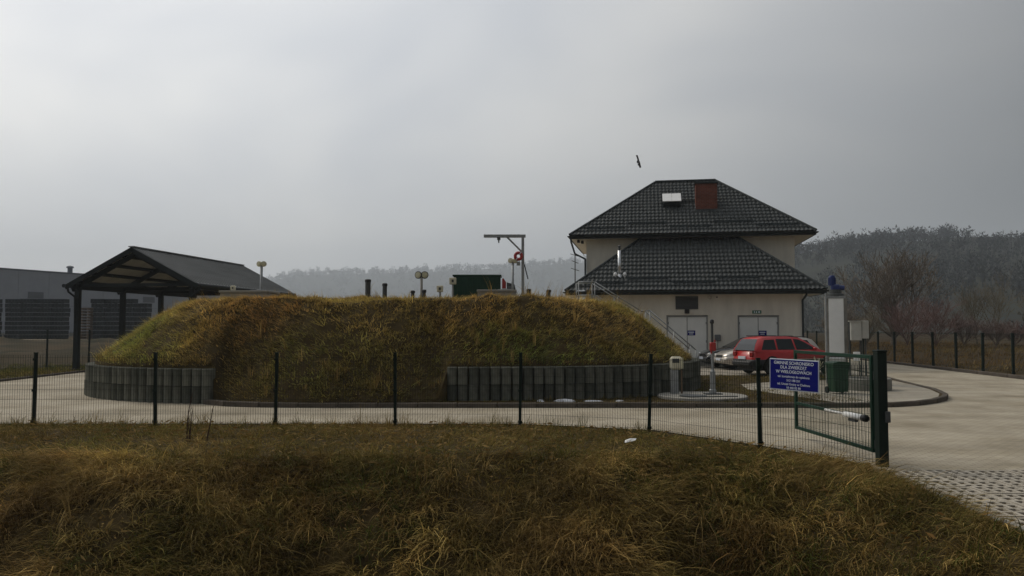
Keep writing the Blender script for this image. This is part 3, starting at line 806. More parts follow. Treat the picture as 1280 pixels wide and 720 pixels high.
def double_door(pxl, pxr, label):
    ul, zt = on_front(pxl, 394); ur_, _ = on_front(pxr, 394); w = ur_ - ul; um = (ul + ur_) / 2
    d = empty('door', (um, .87, 0), parent=house); d['label'] = label
    mb = MB(); mb.box((0, .0, zt - .045), (w - .006, .12, .08)); mb.box((-w / 2 + .045, .0, (zt - .09) / 2), (.08, .12, zt - .09)); mb.box((w / 2 - .045, .0, (zt - .09) / 2), (.08, .12, zt - .09)); mb.build('frame', M['door_frame'], d)
    for s in (-1, 1):
        mb = MB(); mb.box((s * (w / 4 - .02), .01, (zt - .09) / 2), (w / 2 - .06, .06, zt - .11), bev=.006); lf = mb.build('leaf', M['door'], d)
        for z_ in (.3, zt * .5, zt - .4):
            mb = MB(); mb.tube((s * (w / 2 - .09), -.03, z_ - .06), (s * (w / 2 - .09), -.03, z_ + .06), .018, .018, 6); mb.build('hinge', M['dark_steel'], lf)
    mb = MB(); mb.box((0, -.025, (zt - .09) / 2), (.035, .02, zt - .13)); mb.build('cover_strip', M['door_frame'], d)
    mb = MB(); mb.box((.09, -.045, zt * .40), (.02, .06, .14)); mb.tube((.09, -.075, zt * .42), (.2, -.075, zt * .42), .012, .012, 6); mb.build('handle', M['dark_steel'], d)
    mb = MB(); mb.box((.20, -.026, zt * .66), (.40, .012, .25)); s_ = mb.build('plate', M['sign_blue'], d)
    mb = MB(); mb.box((.20, -.034, zt * .66 + .04), (.28, .004, .05)); mb.box((.20, -.034, zt * .66 - .05), (.2, .004, .04)); mb.build('print', M['sign_white'], s_)
    mb = MB(); mb.box((0, -.10, .02), (w - .02, .3, .04)); mb.build('threshold', M['concrete'], d)
double_door(833, 885, 'white double door with a blue plate, left of the two')
double_door(922, 974, 'white double door with a blue plate and a green exit sign above')
u, z = on_front(858.5, 378.5); mb = MB(); mb.box((u, .735, z), (1.12, .05, .66)); lv = mb.build('ventilation_grille', M['dark_steel'], house)
for k in range(9):
    mb = MB(); mb.box((u, .69, z - .27 + k * .068), (1.06, .05, .018), Rx(.6)); mb.build('slat', M['louver'], lv)
u, z = on_front(858.5, 388.5); wl = empty('wall_lamp', (u, .70, z), parent=house)
mb = MB(); mb.box((0, 0, .0), (.12, .10, .1)); mb.tube((0, -.05, 0), (0, -.1, -.05), .03, .03, 6); mb.build('bracket', M['black'], wl)
mb = MB(); mb.box((0, -.12, -.04), (.24, .12, .2), Rx(.4), bev=.02); mb.build('housing', M['black'], wl)
u, z = on_front(946, 390); mb = MB(); mb.box((u, .725, z), (.44, .03, .16)); ex = mb.build('exit_sign', M['sign_green'], house)
mb = MB(); mb.prism([(-.04, -.04), (.02, -.04), (.02, -.065), (.07, 0), (.02, .065), (.02, .04), (-.04, .04)], .006, None, (u + .1, .706, z)); mb.box((u - .12, .706, z), (.05, .006, .11)); mb.box((u - .02, .706, z - .01), (.06, .006, .09)); mb.build('pictogram', M['sign_white'], ex)
u, z = on_front(887, 372); mb = MB(); mb.lathe([(.09, 0), (.1, .02), (.1, .08), (.08, .1)], 12, (u, .735, z), Rx(R(90))); mb.build('round_lamp', M['soffit'], house)
u, z = on_front(896, 372); mb = MB(); mb.box((u, .70, z + .02), (.08, .08, .06)); mb.build('sensor', M['louver'], house)
u, z = on_front(897, 422); mb = MB(); mb.box((u, .70, z), (.3, .08, .3), bev=.02); mb.tube((u, .7, z), (u, .7, z - .6), .015, .015, 6); mb.build('meter_box', M['louver'], house)
# rainwater pipes
mb = MB(); mb.path([(11.78, -.02, ZL - .1), (11.78, .1, ZL - .25), (11.70, .66, ZL - .5), (11.70, .66, .1)], .05, 8); mb.build('downpipe', M['trim'], house)
mb = MB(); mb.path([(SU + .06, SV - .02, ZU - .1), (SU + .08, SV + .05, ZU - .35), (SU + .28, SV + .1, ZU - 1.0), (.72, 3.95, ZU - 1.25), (.72, 3.95, 4.3)], .05, 8); mb.build('downpipe', M['trim'], house)
# small cameras / lamps under the upper left eave
for (a, b) in ((.45, .35), (.62, .85)):
    mb = MB(); mb.box((SU + a, SV + .2 + b, ZU - .28), (.14, .3, .14)); mb.tube((SU + a, SV + .2 + b, ZU - .25), (SU + a, SV + .2 + b, ZU - .17), .02, .02, 6); mb.build('eave_camera', M['black'], house)
# windows on the sides that the photo does not face
for (x_, y_, z_) in ((11.95, 6.2, 5.6), (11.95, 9.4, 5.6), (11.95, 7.5, 1.6)):
    wn = empty('window', (x_, y_, z_), parent=house)
    mb = MB(); mb.box((0, 0, 0), (.05, 1.2, 1.3)); mb.build('pane', M['glass'], wn)
    mb = MB()
    for s in (-1, 1): mb.box((.01, s * .6, 0), (.08, .08, 1.4)); mb.box((.01, 0, s * .66), (.08, 1.2, .08))
    mb.box((.01, 0, 0), (.07, .05, 1.3)); mb.build('frame', M['white'], wn)

# weather mast behind the left corner of the house
P = at(719, 372, 47.5); ms = empty('antenna_mast', (P.x, P.y, 0), 0, 'thin dark mast with small crossbars behind the left corner of the house', 'mast')
zt = at(719, 318, 47.5).z
mb = MB(); mb.tube((0, 0, 0), (0, 0, zt), .05, .03, 8); mb.build('pole', M['dark_steel'], ms)
for dz, w_ in ((.05, .55), (.45, .4), (.9, .5)):
    mb = MB(); mb.tube((-w_ / 2, 0, zt - dz + .08), (w_ / 2, 0, zt - dz - .08), .02, .02, 6); mb.build('crossbar', M['dark_steel'], ms)

# ------------------------------------------------------------------ fences
def post_mesh(h, s=.06):
    mb = MB(); mb.box((0, 0, h / 2 - .1), (s, s * .75, h + .2)); mb.box((0, 0, h + .012), (s * 1.15, s * .95, .025)); 
    for z in (.12, h * .5, h - .12): mb.box((0, -.03, z), (s * 1.35, .035, .05))
    me = mb.mesh('post'); me.materials.append(M['fence_green']); return me
def wire_panel(name, L_, h, m, parent, pitch=.05, wr=.0028, z0=.05, vert=True):
    mb = MB()
    n = int(L_ / pitch)
    for k in range(n + 1):
        x_ = k * L_ / n
        mb.tube((x_, 0, z0), (x_, 0, z0 + h), wr, wr, 4, False)
    zs = [z0 + .02, z0 + .05, z0 + .22, z0 + h * .36, z0 + h * .36 + .2, z0 + h * .70, z0 + h * .70 + .2, z0 + h - .05]
    for z_ in zs: mb.tube((0, .006 if 1 else 0, z_), (L_, .006, z_), wr, wr, 4, False)
    me = mb.mesh(name); me.materials.append(m); o = link(name, me, parent); return o
fence = empty('wire_fence', (0, 0, 0), 0, 'dark green wire-mesh fence with slim posts across the foreground', 'fence')
FH = 1.50
PM = post_mesh(FH)
for i, (x_, y_) in enumerate(FCORNER[:-1]):
    o = link('post', PM, fence, (x_, y_, float(gh(x_, y_))), random.uniform(-.05, .05))
    o.rotation_euler = (random.uniform(-.012, .012), random.uniform(-.014, .014) + (.02 if i == 7 else 0), 0)
for i in range(len(FCORNER) - 1):
    a, b = Vector(FCORNER[i]), Vector(FCORNER[i + 1]); d = b - a
    o = wire_panel('wire_panel', d.length, 1.42, M['fence_green'], fence)
    za = float(gh(a.x, a.y)); zb = float(gh(b.x, b.y))
    o.location = (a.x, a.y, max(za, -.05)); o.rotation_euler = (0, -math.atan2(zb - za, d.length) * (i < 8), math.atan2(d.y, d.x))
# right-hand fence
fr = empty('wire_fence', (0, 0, 0), 0, 'dark fence with thick posts between the driveway and the brown field', 'fence')
PM2 = post_mesh(1.72, .10); pts = []
for k in range(-2, 13):
    Y_ = 33 + 2.49 * k; pts.append((20.5 + .085 * (Y_ - 33), Y_))
pts += [(20.6 - 2.4 * k, 63.2 + .2 * k) for k in range(0, 6)]
fr_base = []
for i, (x_, y_) in enumerate(pts):
    link('post', PM2, fr, (x_, y_, .05)).rotation_euler = (random.uniform(-.01, .01), random.uniform(-.012, .012), .05)
for i in range(len(pts) - 1):
    a, b = Vector(pts[i]), Vector(pts[i + 1]); d = b - a
    o = wire_panel('wire_panel', d.length, 1.62, M['fence_green'], fr, .06, .004, .12); o.location = (a.x, a.y, 0.03); o.rotation_euler = (0, 0, math.atan2(d.y, d.x))
k3 = empty('fence_kerb', kind='structure', label='low kerb along the foot of the right-hand fence')
for i in range(14):
    a, b = Vector(pts[i]), Vector(pts[i + 1]); d = b - a; mid = (a + b) / 2
    o = link('kerb_stone', KS[i % 3], k3, (mid.x - .18, mid.y, -.02), math.atan2(d.y, d.x)); o.scale = (d.length, 1.2, 1.1)
# fence at the left back of the yard
fb = empty('wire_fence', (0, 0, 0), 0, 'thin wire fence with slender posts beyond the canopy on the left', 'fence')
PM3 = post_mesh(1.9, .07)
pb = [(-28.3, 28.9), (-27.3, 31.2), (-26.3, 33.5), (-25.3, 35.8), (-24.3, 38.1), (-23.3, 40.4), (-22.4, 42.7), (-22.0, 45.2), (-21.6, 47.7), (-21.2, 50.2)]
for x_, y_ in pb: link('post', PM3, fb, (x_, y_, float(gh(x_, y_))))
for i in range(len(pb) - 1):
    a, b = Vector(pb[i]), Vector(pb[i + 1]); d = b - a
    o = wire_panel('wire_panel', d.length, 1.8, M['fence_green'], fb, .08, .004); o.location = (a.x, a.y, float(gh(a.x, a.y))); o.rotation_euler = (0, 0, math.atan2(d.y, d.x))

# gate post, open gate leaf with actuator, blue sign
gp = empty('gate_post', (5.36, 11.75, 0), .0, 'thick dark green square gate post at the edge of the driveway', 'gate post')
mb = MB(); mb.box((0, 0, .72), (.135, .15, 1.86), bev=.006); mb.build('shaft', M['fence_green'], gp)
mb = MB(); mb.box((0, 0, 1.665), (.15, .165, .03), bev=.006); mb.build('cap', M['fence_green'], gp)
mb = MB(); mb.box((.05, -.10, .72), (.07, .04, .16), bev=.008); mb.build('lock_box', M['dark_steel'], gp)
for z_ in (.3, 1.3):
    mb = MB(); mb.tube((-.03, .12, z_ - .06), (-.03, .12, z_ + .06), .022, .022, 8); mb.build('hinge', M['dark_steel'], gp)
E0 = Vector((5.33, 11.93)); E1 = Vector((5.17, 14.75)); gd = E1 - E0; GL = gd.length
gate = empty('gate_leaf', (E0.x, E0.y, 0), math.atan2(gd.y, gd.x), 'green framed wire-mesh gate leaf standing open behind the blue sign', 'gate')
GB, GT = .17, 1.60
for x_ in (.03, GL - .03):
    mb = MB(); mb.box((x_, 0, (GB + GT) / 2), (.06, .045, GT - GB), bev=.004); mb.build('stile', M['gate_green'], gate)
for z_ in (GB + .03, GT - .03):
    mb = MB(); mb.box((GL / 2, 0, z_), (GL - .12, .045, .055), bev=.004); mb.build('rail', M['gate_green'], gate)
mb = MB(); mb.box((GL * .7, 0, .64), (GL * .56, .04, .05), bev=.004); mb.build('middle_rail', M['gate_green'], gate)
o = wire_panel('wire_panel', GL - .14, GT - GB - .12, M['gate_green'], gate, .05, .0028, GB + .06); o.location = (.07, 0, 0)
ac = empty('gate_opener', (E0.x, E0.y, 0), math.atan2(gd.y, gd.x), 'white tubular gate opener with dark end cap on the open gate leaf', 'gate opener')
mb = MB(); mb.tube((.12, .08, .66), (.75, .07, .655), .046, .046, 12); mb.build('housing', M['white'], ac, True)
mb = MB(); mb.tube((.75, .07, .655), (1.5, .05, .65), .019, .019, 10); mb.build('rod', M['white'], ac, True)
mb = MB(); mb.tube((.06, .08, .66), (.16, .08, .66), .052, .052, 12); mb.build('end_cap', M['black'], ac, True)
mb = MB(); mb.box((.5, .07, .59), (.22, .05, .04)); mb.build('bracket', M['dark_steel'], ac)

# blue sign on the last fence panel
A8, A9 = Vector(FCORNER[8]), Vector(FCORNER[9]); sd = (A9 - A8).normalized()
sc_ = A8 + sd * .68
sg = empty('blue_sign', (sc_.x - .03, sc_.y - .035, 1.25), math.atan2(sd.y, sd.x), 'blue shelter notice board with white lettering and border on the fence', 'sign')
SW, SH = .90, .50
tilt = Ry(.02) 
mb = MB(); mb.box((0, 0, 0), (SW, .012, SH), tilt, bev=.003); mb.build('border', M['sign_white'], sg)
mb = MB(); mb.box((0, -.0075, 0), (SW - .03, .006, SH - .03), tilt); pl = mb.build('board', M['sign_blue'], sg)
lines = [('GMINNE SCHRONISKO', .185, .056), ('DLA ZWIERZĄT', .116, .054), ('W WIELOGŁOWACH', .045, .054), ('tel. kontaktowy do opiekuna', -.030, .040), ('513 188 251', -.092, .040), ('tel. Urząd Gminy w Chełmcu', -.150, .040), ('18 440 02 88', -.208, .040)]
for tx, z_, sz in lines:
    cu_ = bpy.data.curves.new('lettering', 'FONT'); cu_.body = tx; cu_.size = sz * 1.25; cu_.align_x = 'CENTER'; cu_.align_y = 'CENTER'; cu_.extrude = .0008; cu_.offset = .0012 if sz > .05 else .0006
    cu_.materials.append(M['sign_white'])
    tmp = bpy.data.objects.new('tmp', cu_); COL.objects.link(tmp)
    tme = bpy.data.meshes.new_from_object(tmp.evaluated_get(bpy.context.evaluated_depsgraph_get())); tme.name = 'lettering'
    bpy.data.objects.remove(tmp); o = link('lettering', tme, sg)
    o.location = (z_ * .02, -.0125, z_); o.rotation_euler = (R(90), .02, 0)
for s in (-1, 1):
    mb = MB(); mb.box((s * .3, .02, .2), (.04, .05, .06)); mb.build('clamp', M['dark_steel'], sg)

# ------------------------------------------------------------------ canopy
CA = R(7.5)
can = empty('canopy', (-18.15, 38.2, 0), -CA, 'open-sided dark steel shelter with a low gable roof left of the mound', 'shelter')
HWc, CL = 3.30, 11.4
ZE, ZA = 4.05, 5.78
pit = math.atan2(ZA - ZE, HWc); slen = math.hypot(HWc, ZA - ZE)
for s in (-1, 1):
    mb = MB()
    nseam = 24
    # sheet with standing ribs
    Mx = Ry(s * pit)
    mb.box((s * HWc / 2, CL / 2, (ZE + ZA) / 2 + .06), (slen + .1, CL, .05), Mx)
    sh = mb.build('roof_sheet', M['canopy_roof'], can)
    mb = MB()
    for k in range(36):
        y_ = .1 + k * (CL - .2) / 35; mb.box((s * HWc / 2 + s * sin(pit) * .045 * 1, y_, (ZE + ZA) / 2 + .06 + cos(pit) * .04), (slen, .035, .035), Mx)
    mb.build('rib', M['canopy_roof'], sh)
    mb = MB(); mb.box((s * HWc / 2, CL / 2, (ZE + ZA) / 2 - .005), (slen - .1, CL - .2, .02), Mx); mb.build('ceiling', M['osb'], can)
    for yy in (-.02, CL + .02):
        mb = MB(); mb.box((s * HWc / 2, yy, (ZE + ZA) / 2 - .06), (slen + .16, .05, .22), Mx); mb.build('bargeboard', M['canopy_steel'], can)
    for k in range(4):
        f_ = (k + .6) / 4.2; x_ = s * HWc * f_; z_ = ZA + (ZE - ZA) * f_ - .10
        mb = MB(); mb.box((x_, CL / 2, z_), (.10, CL - .1, .14), Mx); mb.build('purlin', M['canopy_steel'], can)
    mb = MB(); mb.tube((s * (HWc + .1), -.1, ZE - .02), (s * (HWc + .1), CL + .1, ZE - .02), .09, .09, 8); mb.build('gutter', M['canopy_steel'], can)
    mb = MB(); mb.box((s * (HWc - .35), CL / 2, ZE - .06), (.16, CL - .2, .26)); mb.build('eave_beam', M['canopy_steel'], can)
    for k in range(4):
        y_ = .35 + k * (CL - .7) / 3
        mb = MB(); mb.box((s * (HWc - .35), y_, (ZE - .15) / 2), (.22, .22, ZE - .15)); mb.box((s * (HWc - .35), y_, .02), (.4, .4, .04)); mb.build('post', M['canopy_steel'], can)
        mb = MB(); mb.box((s * HWc / 2, y_, (ZE + ZA) / 2 - .22), (slen - .1, .12, .22), Mx); mb.build('rafter', M['canopy_steel'], can)
    mb = MB(); yy = .1 if s > 0 else CL - .1
    for yy in ((.2, CL - .2) if s > 0 else (.2,)):
        mb.path([(s * (HWc + .1), yy, ZE - .06), (s * (HWc + .06), yy, ZE - .3), (s * (HWc - .3), yy, ZE - .55), (s * (HWc - .3), yy + .13, .1)], .05, 8)
    mb.build('downpipe', M['canopy_steel'], can)
mb = MB(); mb.box((0, CL / 2, ZA + .10), (.3, CL + .05, .05)); mb.build('ridge_cap', M['canopy_roof'], can)
for k in range(4):
    y_ = .35 + k * (CL - .7) / 3
    mb = MB(); mb.box((0, y_, ZE + .02), (2 * HWc - .6, .10, .16)); mb.build('tie_beam', M['canopy_steel'], can)

# ------------------------------------------------------------------ warehouse and crates
WA, WB = Vector((-105, 106)), Vector((-63, 204)); wd = WB - WA; WLn = wd.length
wh = empty('warehouse', (WA.x, WA.y, 0), math.atan2(wd.y, wd.x), 'long grey-blue metal-clad warehouse behind the crate stacks on the left', 'warehouse')
nW = 18; pw = WLn / nW
for k in range(nW):
    for j, (z0, z1) in enumerate(((0.2, 6.1), (6.15, 12.3))):
        mb = MB(); mb.box(((k + .5) * pw, -.05, (z0 + z1) / 2), (pw - .05, .12, z1 - z0)); mb.build('wall_panel', M['cladding'], wh)
mb = MB(); mb.box((WLn / 2, 18, 6.1), (WLn - .1, 35.9, 12.2)); mb.build('shell', M['cladding_trim'], wh)
mb = MB(); mb.box((WLn / 2, 18, 12.45), (WLn + .3, 36.4, .3)); mb.build('roof', M['cladding_trim'], wh)
mb = MB(); mb.box((WLn / 2, -.14, .55), (WLn, .06, 1.1)); mb.build('plinth', M['concrete'], wh)
for fx in (.42, .66):
    mb = MB(); mb.box((WLn * fx, -.2, 8.0), (3.0, .12, 1.2)); v_ = mb.build('ventilation_grille', M['cladding_trim'], wh)
    for j in range(5):
        mb = MB(); mb.box((WLn * fx, -.28, 7.55 + j * .22), (2.9, .06, .06)); mb.build('slat', M['louver'], v_)
for fx in (.50,):
    mb = MB(); mb.lathe([(.45, 12.5), (.45, 13.6), (.7, 13.65), (.6, 13.95), (.1, 14.1)], 12, (WLn * fx, 2, 0)); mb.build('roof_vent', M['cladding_trim'], wh)

def crate_parts():
    w_, d_, h_ = 1.62, 1.2, .54
    shell = MB(); shell.box((0, 0, .13 + (h_ - .15) / 2), (w_ - .06, d_ - .06, h_ - .17))
    rim = MB()
    for z_ in (.15, h_ - .05):
        for s in (-1, 1): rim.box((0, s * (d_ / 2 - .02), z_), (w_, .05, .06)); rim.box((s * (w_ / 2 - .02), 0, z_), (.05, d_ - .1, .06))
    for s in (-1, 1):
        for x_ in (-.78, -.40, 0, .40, .78): rim.box((x_, s * (d_ / 2 - .02), h_ / 2 + .04), (.06, .045, h_ - .2))
    feet = MB()
    for x_ in (-.7, 0, .7): feet.box((x_, 0, .06), (.2, d_, .12))
    r = []
    for nm, b in (('shell', shell), ('rim', rim), ('skid', feet)):
        me = b.mesh(nm); me.materials.append(M['crate_rim'] if nm == 'rim' else M['crate']); r.append((nm, me))
    return r
CP = crate_parts()
ORD = ['bottom', 'second', 'third', 'fourth', 'fifth', 'sixth', 'seventh', 'eighth', 'ninth', 'top']
SORD = ['leftmost', 'second', 'third', 'fourth', 'fifth', 'sixth', 'seventh', 'eighth', 'ninth', 'tenth', 'eleventh', 'rightmost']
stacks = []
stacks = list(zip([-28, -9.5, 17.5, 36, 57.5, 75.5, 104.5, 123.5, 141.5, 161, 178.5], [9, 9, 9, 9, 9, 9, 0, 9, 9, 9, 8]))
for k, (pc, nlev) in enumerate(stacks):
    P = at(pc, 410, 101.5 + (k % 3) * .3)
    if k == 6: continue
    for lv in range(nlev):
        nm = ORD[lv] if lv < nlev - 1 else 'top'
        lab = f"dark plastic crate, {nm} in the {SORD[k]}{'' if k == 0 else ' from the left'} stack by the warehouse"
        c = empty('crate', (P.x + random.uniform(-.07, .07), P.y + random.uniform(-.12, .12), .62 + lv * .565), random.uniform(-.05, .05), lab, 'crate', 'dark crates stacked before the warehouse')
        for nm_, me in CP: link(nm_, me, c)
def pallet_mesh():
    r = []
    m1 = MB().box((0, 0, 0), (1.2, .12, .024)).mesh('deck_board'); m1.materials.append(M['wood_pallet'])
    m2 = MB().box((0, 0, 0), (.12, 1.0, .10)).mesh('bearer'); m2.materials.append(M['wood_pallet'])
    for y_ in np.linspace(-.5, .5, 6): r.append(('deck_board', m1, (0, y_, .13)))
    for x_ in (-.5, 0, .5): r.append(('bearer', m2, (x_, 0, .06)))
    return r
PP = pallet_mesh(); P = at(104.5, 410, 100.6)
for lv in range(11):
    c = empty('wooden_pallet', (P.x, P.y, .62 + lv * .36), random.uniform(-.05, .05), f"brown wooden pallet, {(ORD + ['top'])[lv] if lv < 10 else 'topmost'}{'' if lv >= 10 else ' from the ground' if lv else ''} in the pale pallet stack among dark crates".replace('top from the ground', 'tenth from the ground'), 'pallet', 'wooden pallets among the dark crates')
    c.scale = (1.5, 1.1, 2.2)
    for nm_, me, lc in PP: link(nm_, me, c, lc)

# ------------------------------------------------------------------ things on the mound
def mz(x_, y_): return float(mh(np.array([x_]), np.array([y_]))[0])
def vent_pipe(px, pyt, Y, w, label, capw=1.35):
    P = at(px, pyt, Y); z0 = mz(P.x, Y)
    t = empty('vent_pipe', (P.x, Y, z0), 0, label, 'vent pipe', 'vent pipes on the mound')
    h = P.z - z0
    mb = MB(); mb.tube((0, 0, -.3), (0, 0, h - .04), w / 2, w / 2, 14); mb.build('pipe', M['dark_steel'], t, False)
    mb = MB(); mb.lathe([(w / 2 * capw, h - .10), (w / 2 * capw, h - .02), (w / 2 * .8, h), (.01, h + .005)], 14); mb.build('cap', M['black'], t)
vent_pipe(460, 349, 26.5, .18, 'taller of two thick dark vent pipes standing on the mound', 1.15)
vent_pipe(481, 354, 28.0, .16, 'shorter of two thick dark vent pipes standing on the mound', 1.15)
vent_pipe(516, 363, 28.5, .12, 'low vent stub left of the pale twin-headed post on the mound')
vent_pipe(530, 362, 26.8, .12, 'low vent stub right beside the pale twin-headed post on the mound')
vent_pipe(661, 361, 29.0, .13, 'low vent stub just right of the hoist post')
vent_pipe(686, 362, 28.5, .13, 'low vent stub nearest the house roof on the mound')

def twin_post(px, pyt, Y, label, r, pm, box=False):
    P = at(px, pyt, Y); z0 = mz(P.x, Y)
    t = empty('twin_head_post', (P.x, Y, z0), random.uniform(-.1, .1), label, 'lamp post', 'posts with twin heads on the mound')
    h = P.z - z0
    mb = MB(); mb.tube((0, 0, -.3), (0, 0, h - r), .05, .045, 10); mb.build('post', pm, t, True)
    for s in (-1, 1):
        hd = empty('head', (s * r * .82, 0, h - r), parent=t)
        hd.rotation_euler = (0, 0, s * .35)
        mb = MB(); mb.lathe([(r * .3, -.12), (r * .92, -.06), (r, .0), (r * .98, .03)], 18, (0, 0, 0), Rx(R(90))); mb.build('rim', M['dark_steel'] if not box else M['lens'], hd, False)
        mb = MB(); mb.lathe([(r * .80, .031), (r * .78, .045), (r * .2, .055)], 18, (0, 0, 0), Rx(R(90))); mb.build('lens', M['lens'], hd)
    mb = MB(); mb.box((0, .05, h - r), (.10, .1, .14), bev=.01); mb.build('bracket', M['cream'], t)
twin_post(527, 339, 29.5, 'pale post with two round cream heads with dark rims on the mound', .14, M['pale_concrete'])
twin_post(327, 326.5, 27.2, 'grey post with twin yellowish heads above the left concrete chamber', .095, M['steel'], True)
twin_post(641, 322.5, 31.5, 'steel post with twin cream heads close to the hoist', .105, M['steel'], True)

def chamber(pxl, pxr, pyt, Y, label):
    a, b = at(pxl, pyt, Y), at(pxr, pyt, Y); x_ = (a.x + b.x) / 2; w_ = b.x - a.x
    z0 = mz(x_, Y); h = a.z - z0
    t = empty('concrete_chamber', (x_, Y, z0), 0, label, 'chamber', 'concrete chambers on the mound')
    mb = MB(); mb.box((0, w_ * .4, (h - .08 - .4) / 2), (w_, w_ * .8, h - .08 + .4), bev=.01); mb.build('wall', M['pale_concrete'], t)
    mb = MB(); mb.box((0, w_ * .4, h - .04), (w_ + .06, w_ * .8 + .06, .08), bev=.012); mb.build('lid', M['pale_concrete'], t)
    mb = MB(); mb.box((w_ * .2, w_ * .4, h + .02), (.5, .5, .03)); mb.tube((w_ * .2 - .1, w_ * .4, h + .06), (w_ * .2 + .1, w_ * .4, h + .06), .012, .012, 6); mb.build('hatch', M['steel'], t)
chamber(597, 645, 362, 29.2, 'low pale concrete chamber in front of the hoist on the mound')
chamber(275, 335, 363, 26.6, 'low pale concrete chamber at the left end of the mound')
# little white pillar with a cream box, and a plain one
def pillar(px, pyt, Y, w_, label):
    P = at(px, pyt, Y); z0 = mz(P.x, Y); h = P.z - z0
    t = empty('marker_box', (P.x, Y, z0), 0, label, 'box', 'small boxes on the mound')
    mb = MB(); mb.tube((0, 0, -.2), (0, 0, h - w_ * .9), .035, .035, 8); mb.build('post', M['steel'], t)
    mb = MB(); mb.box((0, 0, h - w_ * .5), (w_, w_ * .6, w_), bev=.02); bx = mb.build('box', M['cream'], t)
    mb = MB(); mb.box((0, -w_ * .31, h - w_ * .5), (w_ * .3, .01, w_ * .4)); mb.build('window', M['dark_steel'], bx)
pillar(550, 357, 27.5, .22, 'small cream box on a short post before the dark green housing')
pillar(566, 347, 30.5, .26, 'small cream box on a post at the left edge of the green housing')
pillar(291.5, 357, 26.9, .16, 'tiny white box on the left concrete chamber')

# dark green housing with red and dark machine
a, b = at(566.5, 344, 33), at(626, 344, 33); z0 = 2.75
gh_ = empty('green_housing', ((a.x + b.x) / 2, 33, z0), 0, 'dark green box housing standing on the mound behind the crest', 'housing')
w_, h_ = b.x - a.x, a.z - z0
mb = MB(); mb.box((0, .6, h_ / 2 - .1), (w_ - .04, 1.2, h_ + .1)); mb.build('shell', M['box_green'], gh_)
for k in range(9):
    mb = MB(); mb.box((-w_ / 2 + .14 + k * (w_ - .28) / 8, -.015, h_ / 2 - .05), (.07, .05, h_ - .12)); mb.build('rib', M['box_green'], gh_)
mb = MB(); mb.box((0, .6, h_ - .01), (w_ + .05, 1.28, .07), bev=.015); mb.build('lid', M['box_green'], gh_)
a = at(635, 347, 32.6)
mc = empty('pump_unit', (a.x, 32.8, z0), 0, 'red and dark machine unit at the right end of the green housing', 'machine')
h_ = a.z - z0
mb = MB(); mb.prism([(-.24, .2), (-.24, h_ - .05), (-.18, h_ - .03), (-.08, h_ - .18), (-.08, .2)], .6); mb.build('red_hood', M['red'], mc)
mb = MB(); mb.prism([(-.05, -.2), (-.05, h_ - .2), (.26, h_ - .28), (.33, h_ - .55), (.33, -.2)], .7); mb.build('engine_cover', M['dark_steel'], mc)
mb = MB(); mb.tube((.2, -.1, h_ - .3), (.2, -.1, h_ + .02), .035, .035, 8); mb.build('exhaust', M['black'], mc)
mb = MB(); mb.box((.1, -.37, h_ - .42), (.22, .03, .14)); mb.build('window', M['louver'], mc)

# hoist frame with arm, brace, trolley and lifebuoy
Y = 31.0; T0 = at(653.5, 293.5, Y); T1 = at(605, 294, Y); zb = mz(T0.x, Y)
ho = empty('hoist', (T0.x, Y, zb), 0, 'grey steel gallows hoist with long arm to the left on the mound', 'hoist'); h_ = T0.z - zb
al = T0.x - T1.x
mb = MB(); mb.box((0, 0, h_ / 2 - .15), (.11, .11, h_ + .3), bev=.005); mb.build('post', M['steel'], ho)
mb = MB(); mb.box((-al / 2 + .05, 0, h_ - .05), (al + .12, .09, .12), bev=.005); mb.build('arm', M['steel'], ho)
mb = MB(); mb.tube((-.05, 0, h_ - .65), (-.60, 0, h_ - .10), .035, .035, 8); mb.build('brace', M['steel'], ho)
tr = empty('trolley', (-.93, 0, h_ - .12), parent=ho)
mb = MB(); mb.box((0, 0, -.03), (.13, .13, .1)); mb.build('carriage', M['dark_steel'], tr)
mb = MB(); mb.tube((0, 0, -.08), (0, 0, -.20), .03, .02, 8); mb.build('hook', M['dark_steel'], tr)
mb = MB(); mb.tube((.06, 0, h_ - 1.15), (.20, 0, h_ - 1.72), .022, .022, 6); mb.tube((.06, 0, h_ - 1.12), (.02, 0, h_ - 1.12), .03, .03, 6); mb.build('crank', M['dark_steel'], ho)
lb = empty('lifebuoy', (T0.x - .17, Y - .12, at(649, 320.5, Y).z), 0, 'red lifebuoy ring hanging on the hoist post', 'lifebuoy')
def torus(Rm, rm, n=24, m=10):
    mb = MB(); vs = [(cos(2 * pi * i / n) * (Rm + rm * cos(2 * pi * j / m)), rm * sin(2 * pi * j / m), sin(2 * pi * i / n) * (Rm + rm * cos(2 * pi * j / m))) for i in range(n) for j in range(m)]
    return mb.add(vs, [(i * m + j, ((i + 1) % n) * m + j, ((i + 1) % n) * m + (j + 1) % m, i * m + (j + 1) % m) for i in range(n) for j in range(m)])
torus(.125, .062).build('ring', M['red'], lb, True)
for k in range(2):
    a_ = k * pi + 1.0; mb = MB(); mb.tube((cos(a_ - .14) * .125, 0, sin(a_ - .14) * .125), (cos(a_ + .14) * .125, 0, sin(a_ + .14) * .125), .066, .066, 10); mb.build('white_band', M['sign_white'], lb)
mb = MB(); mb.box((0, .08, -.28), (.14, .03, .16)); mb.build('hanger', M['steel'], lb)

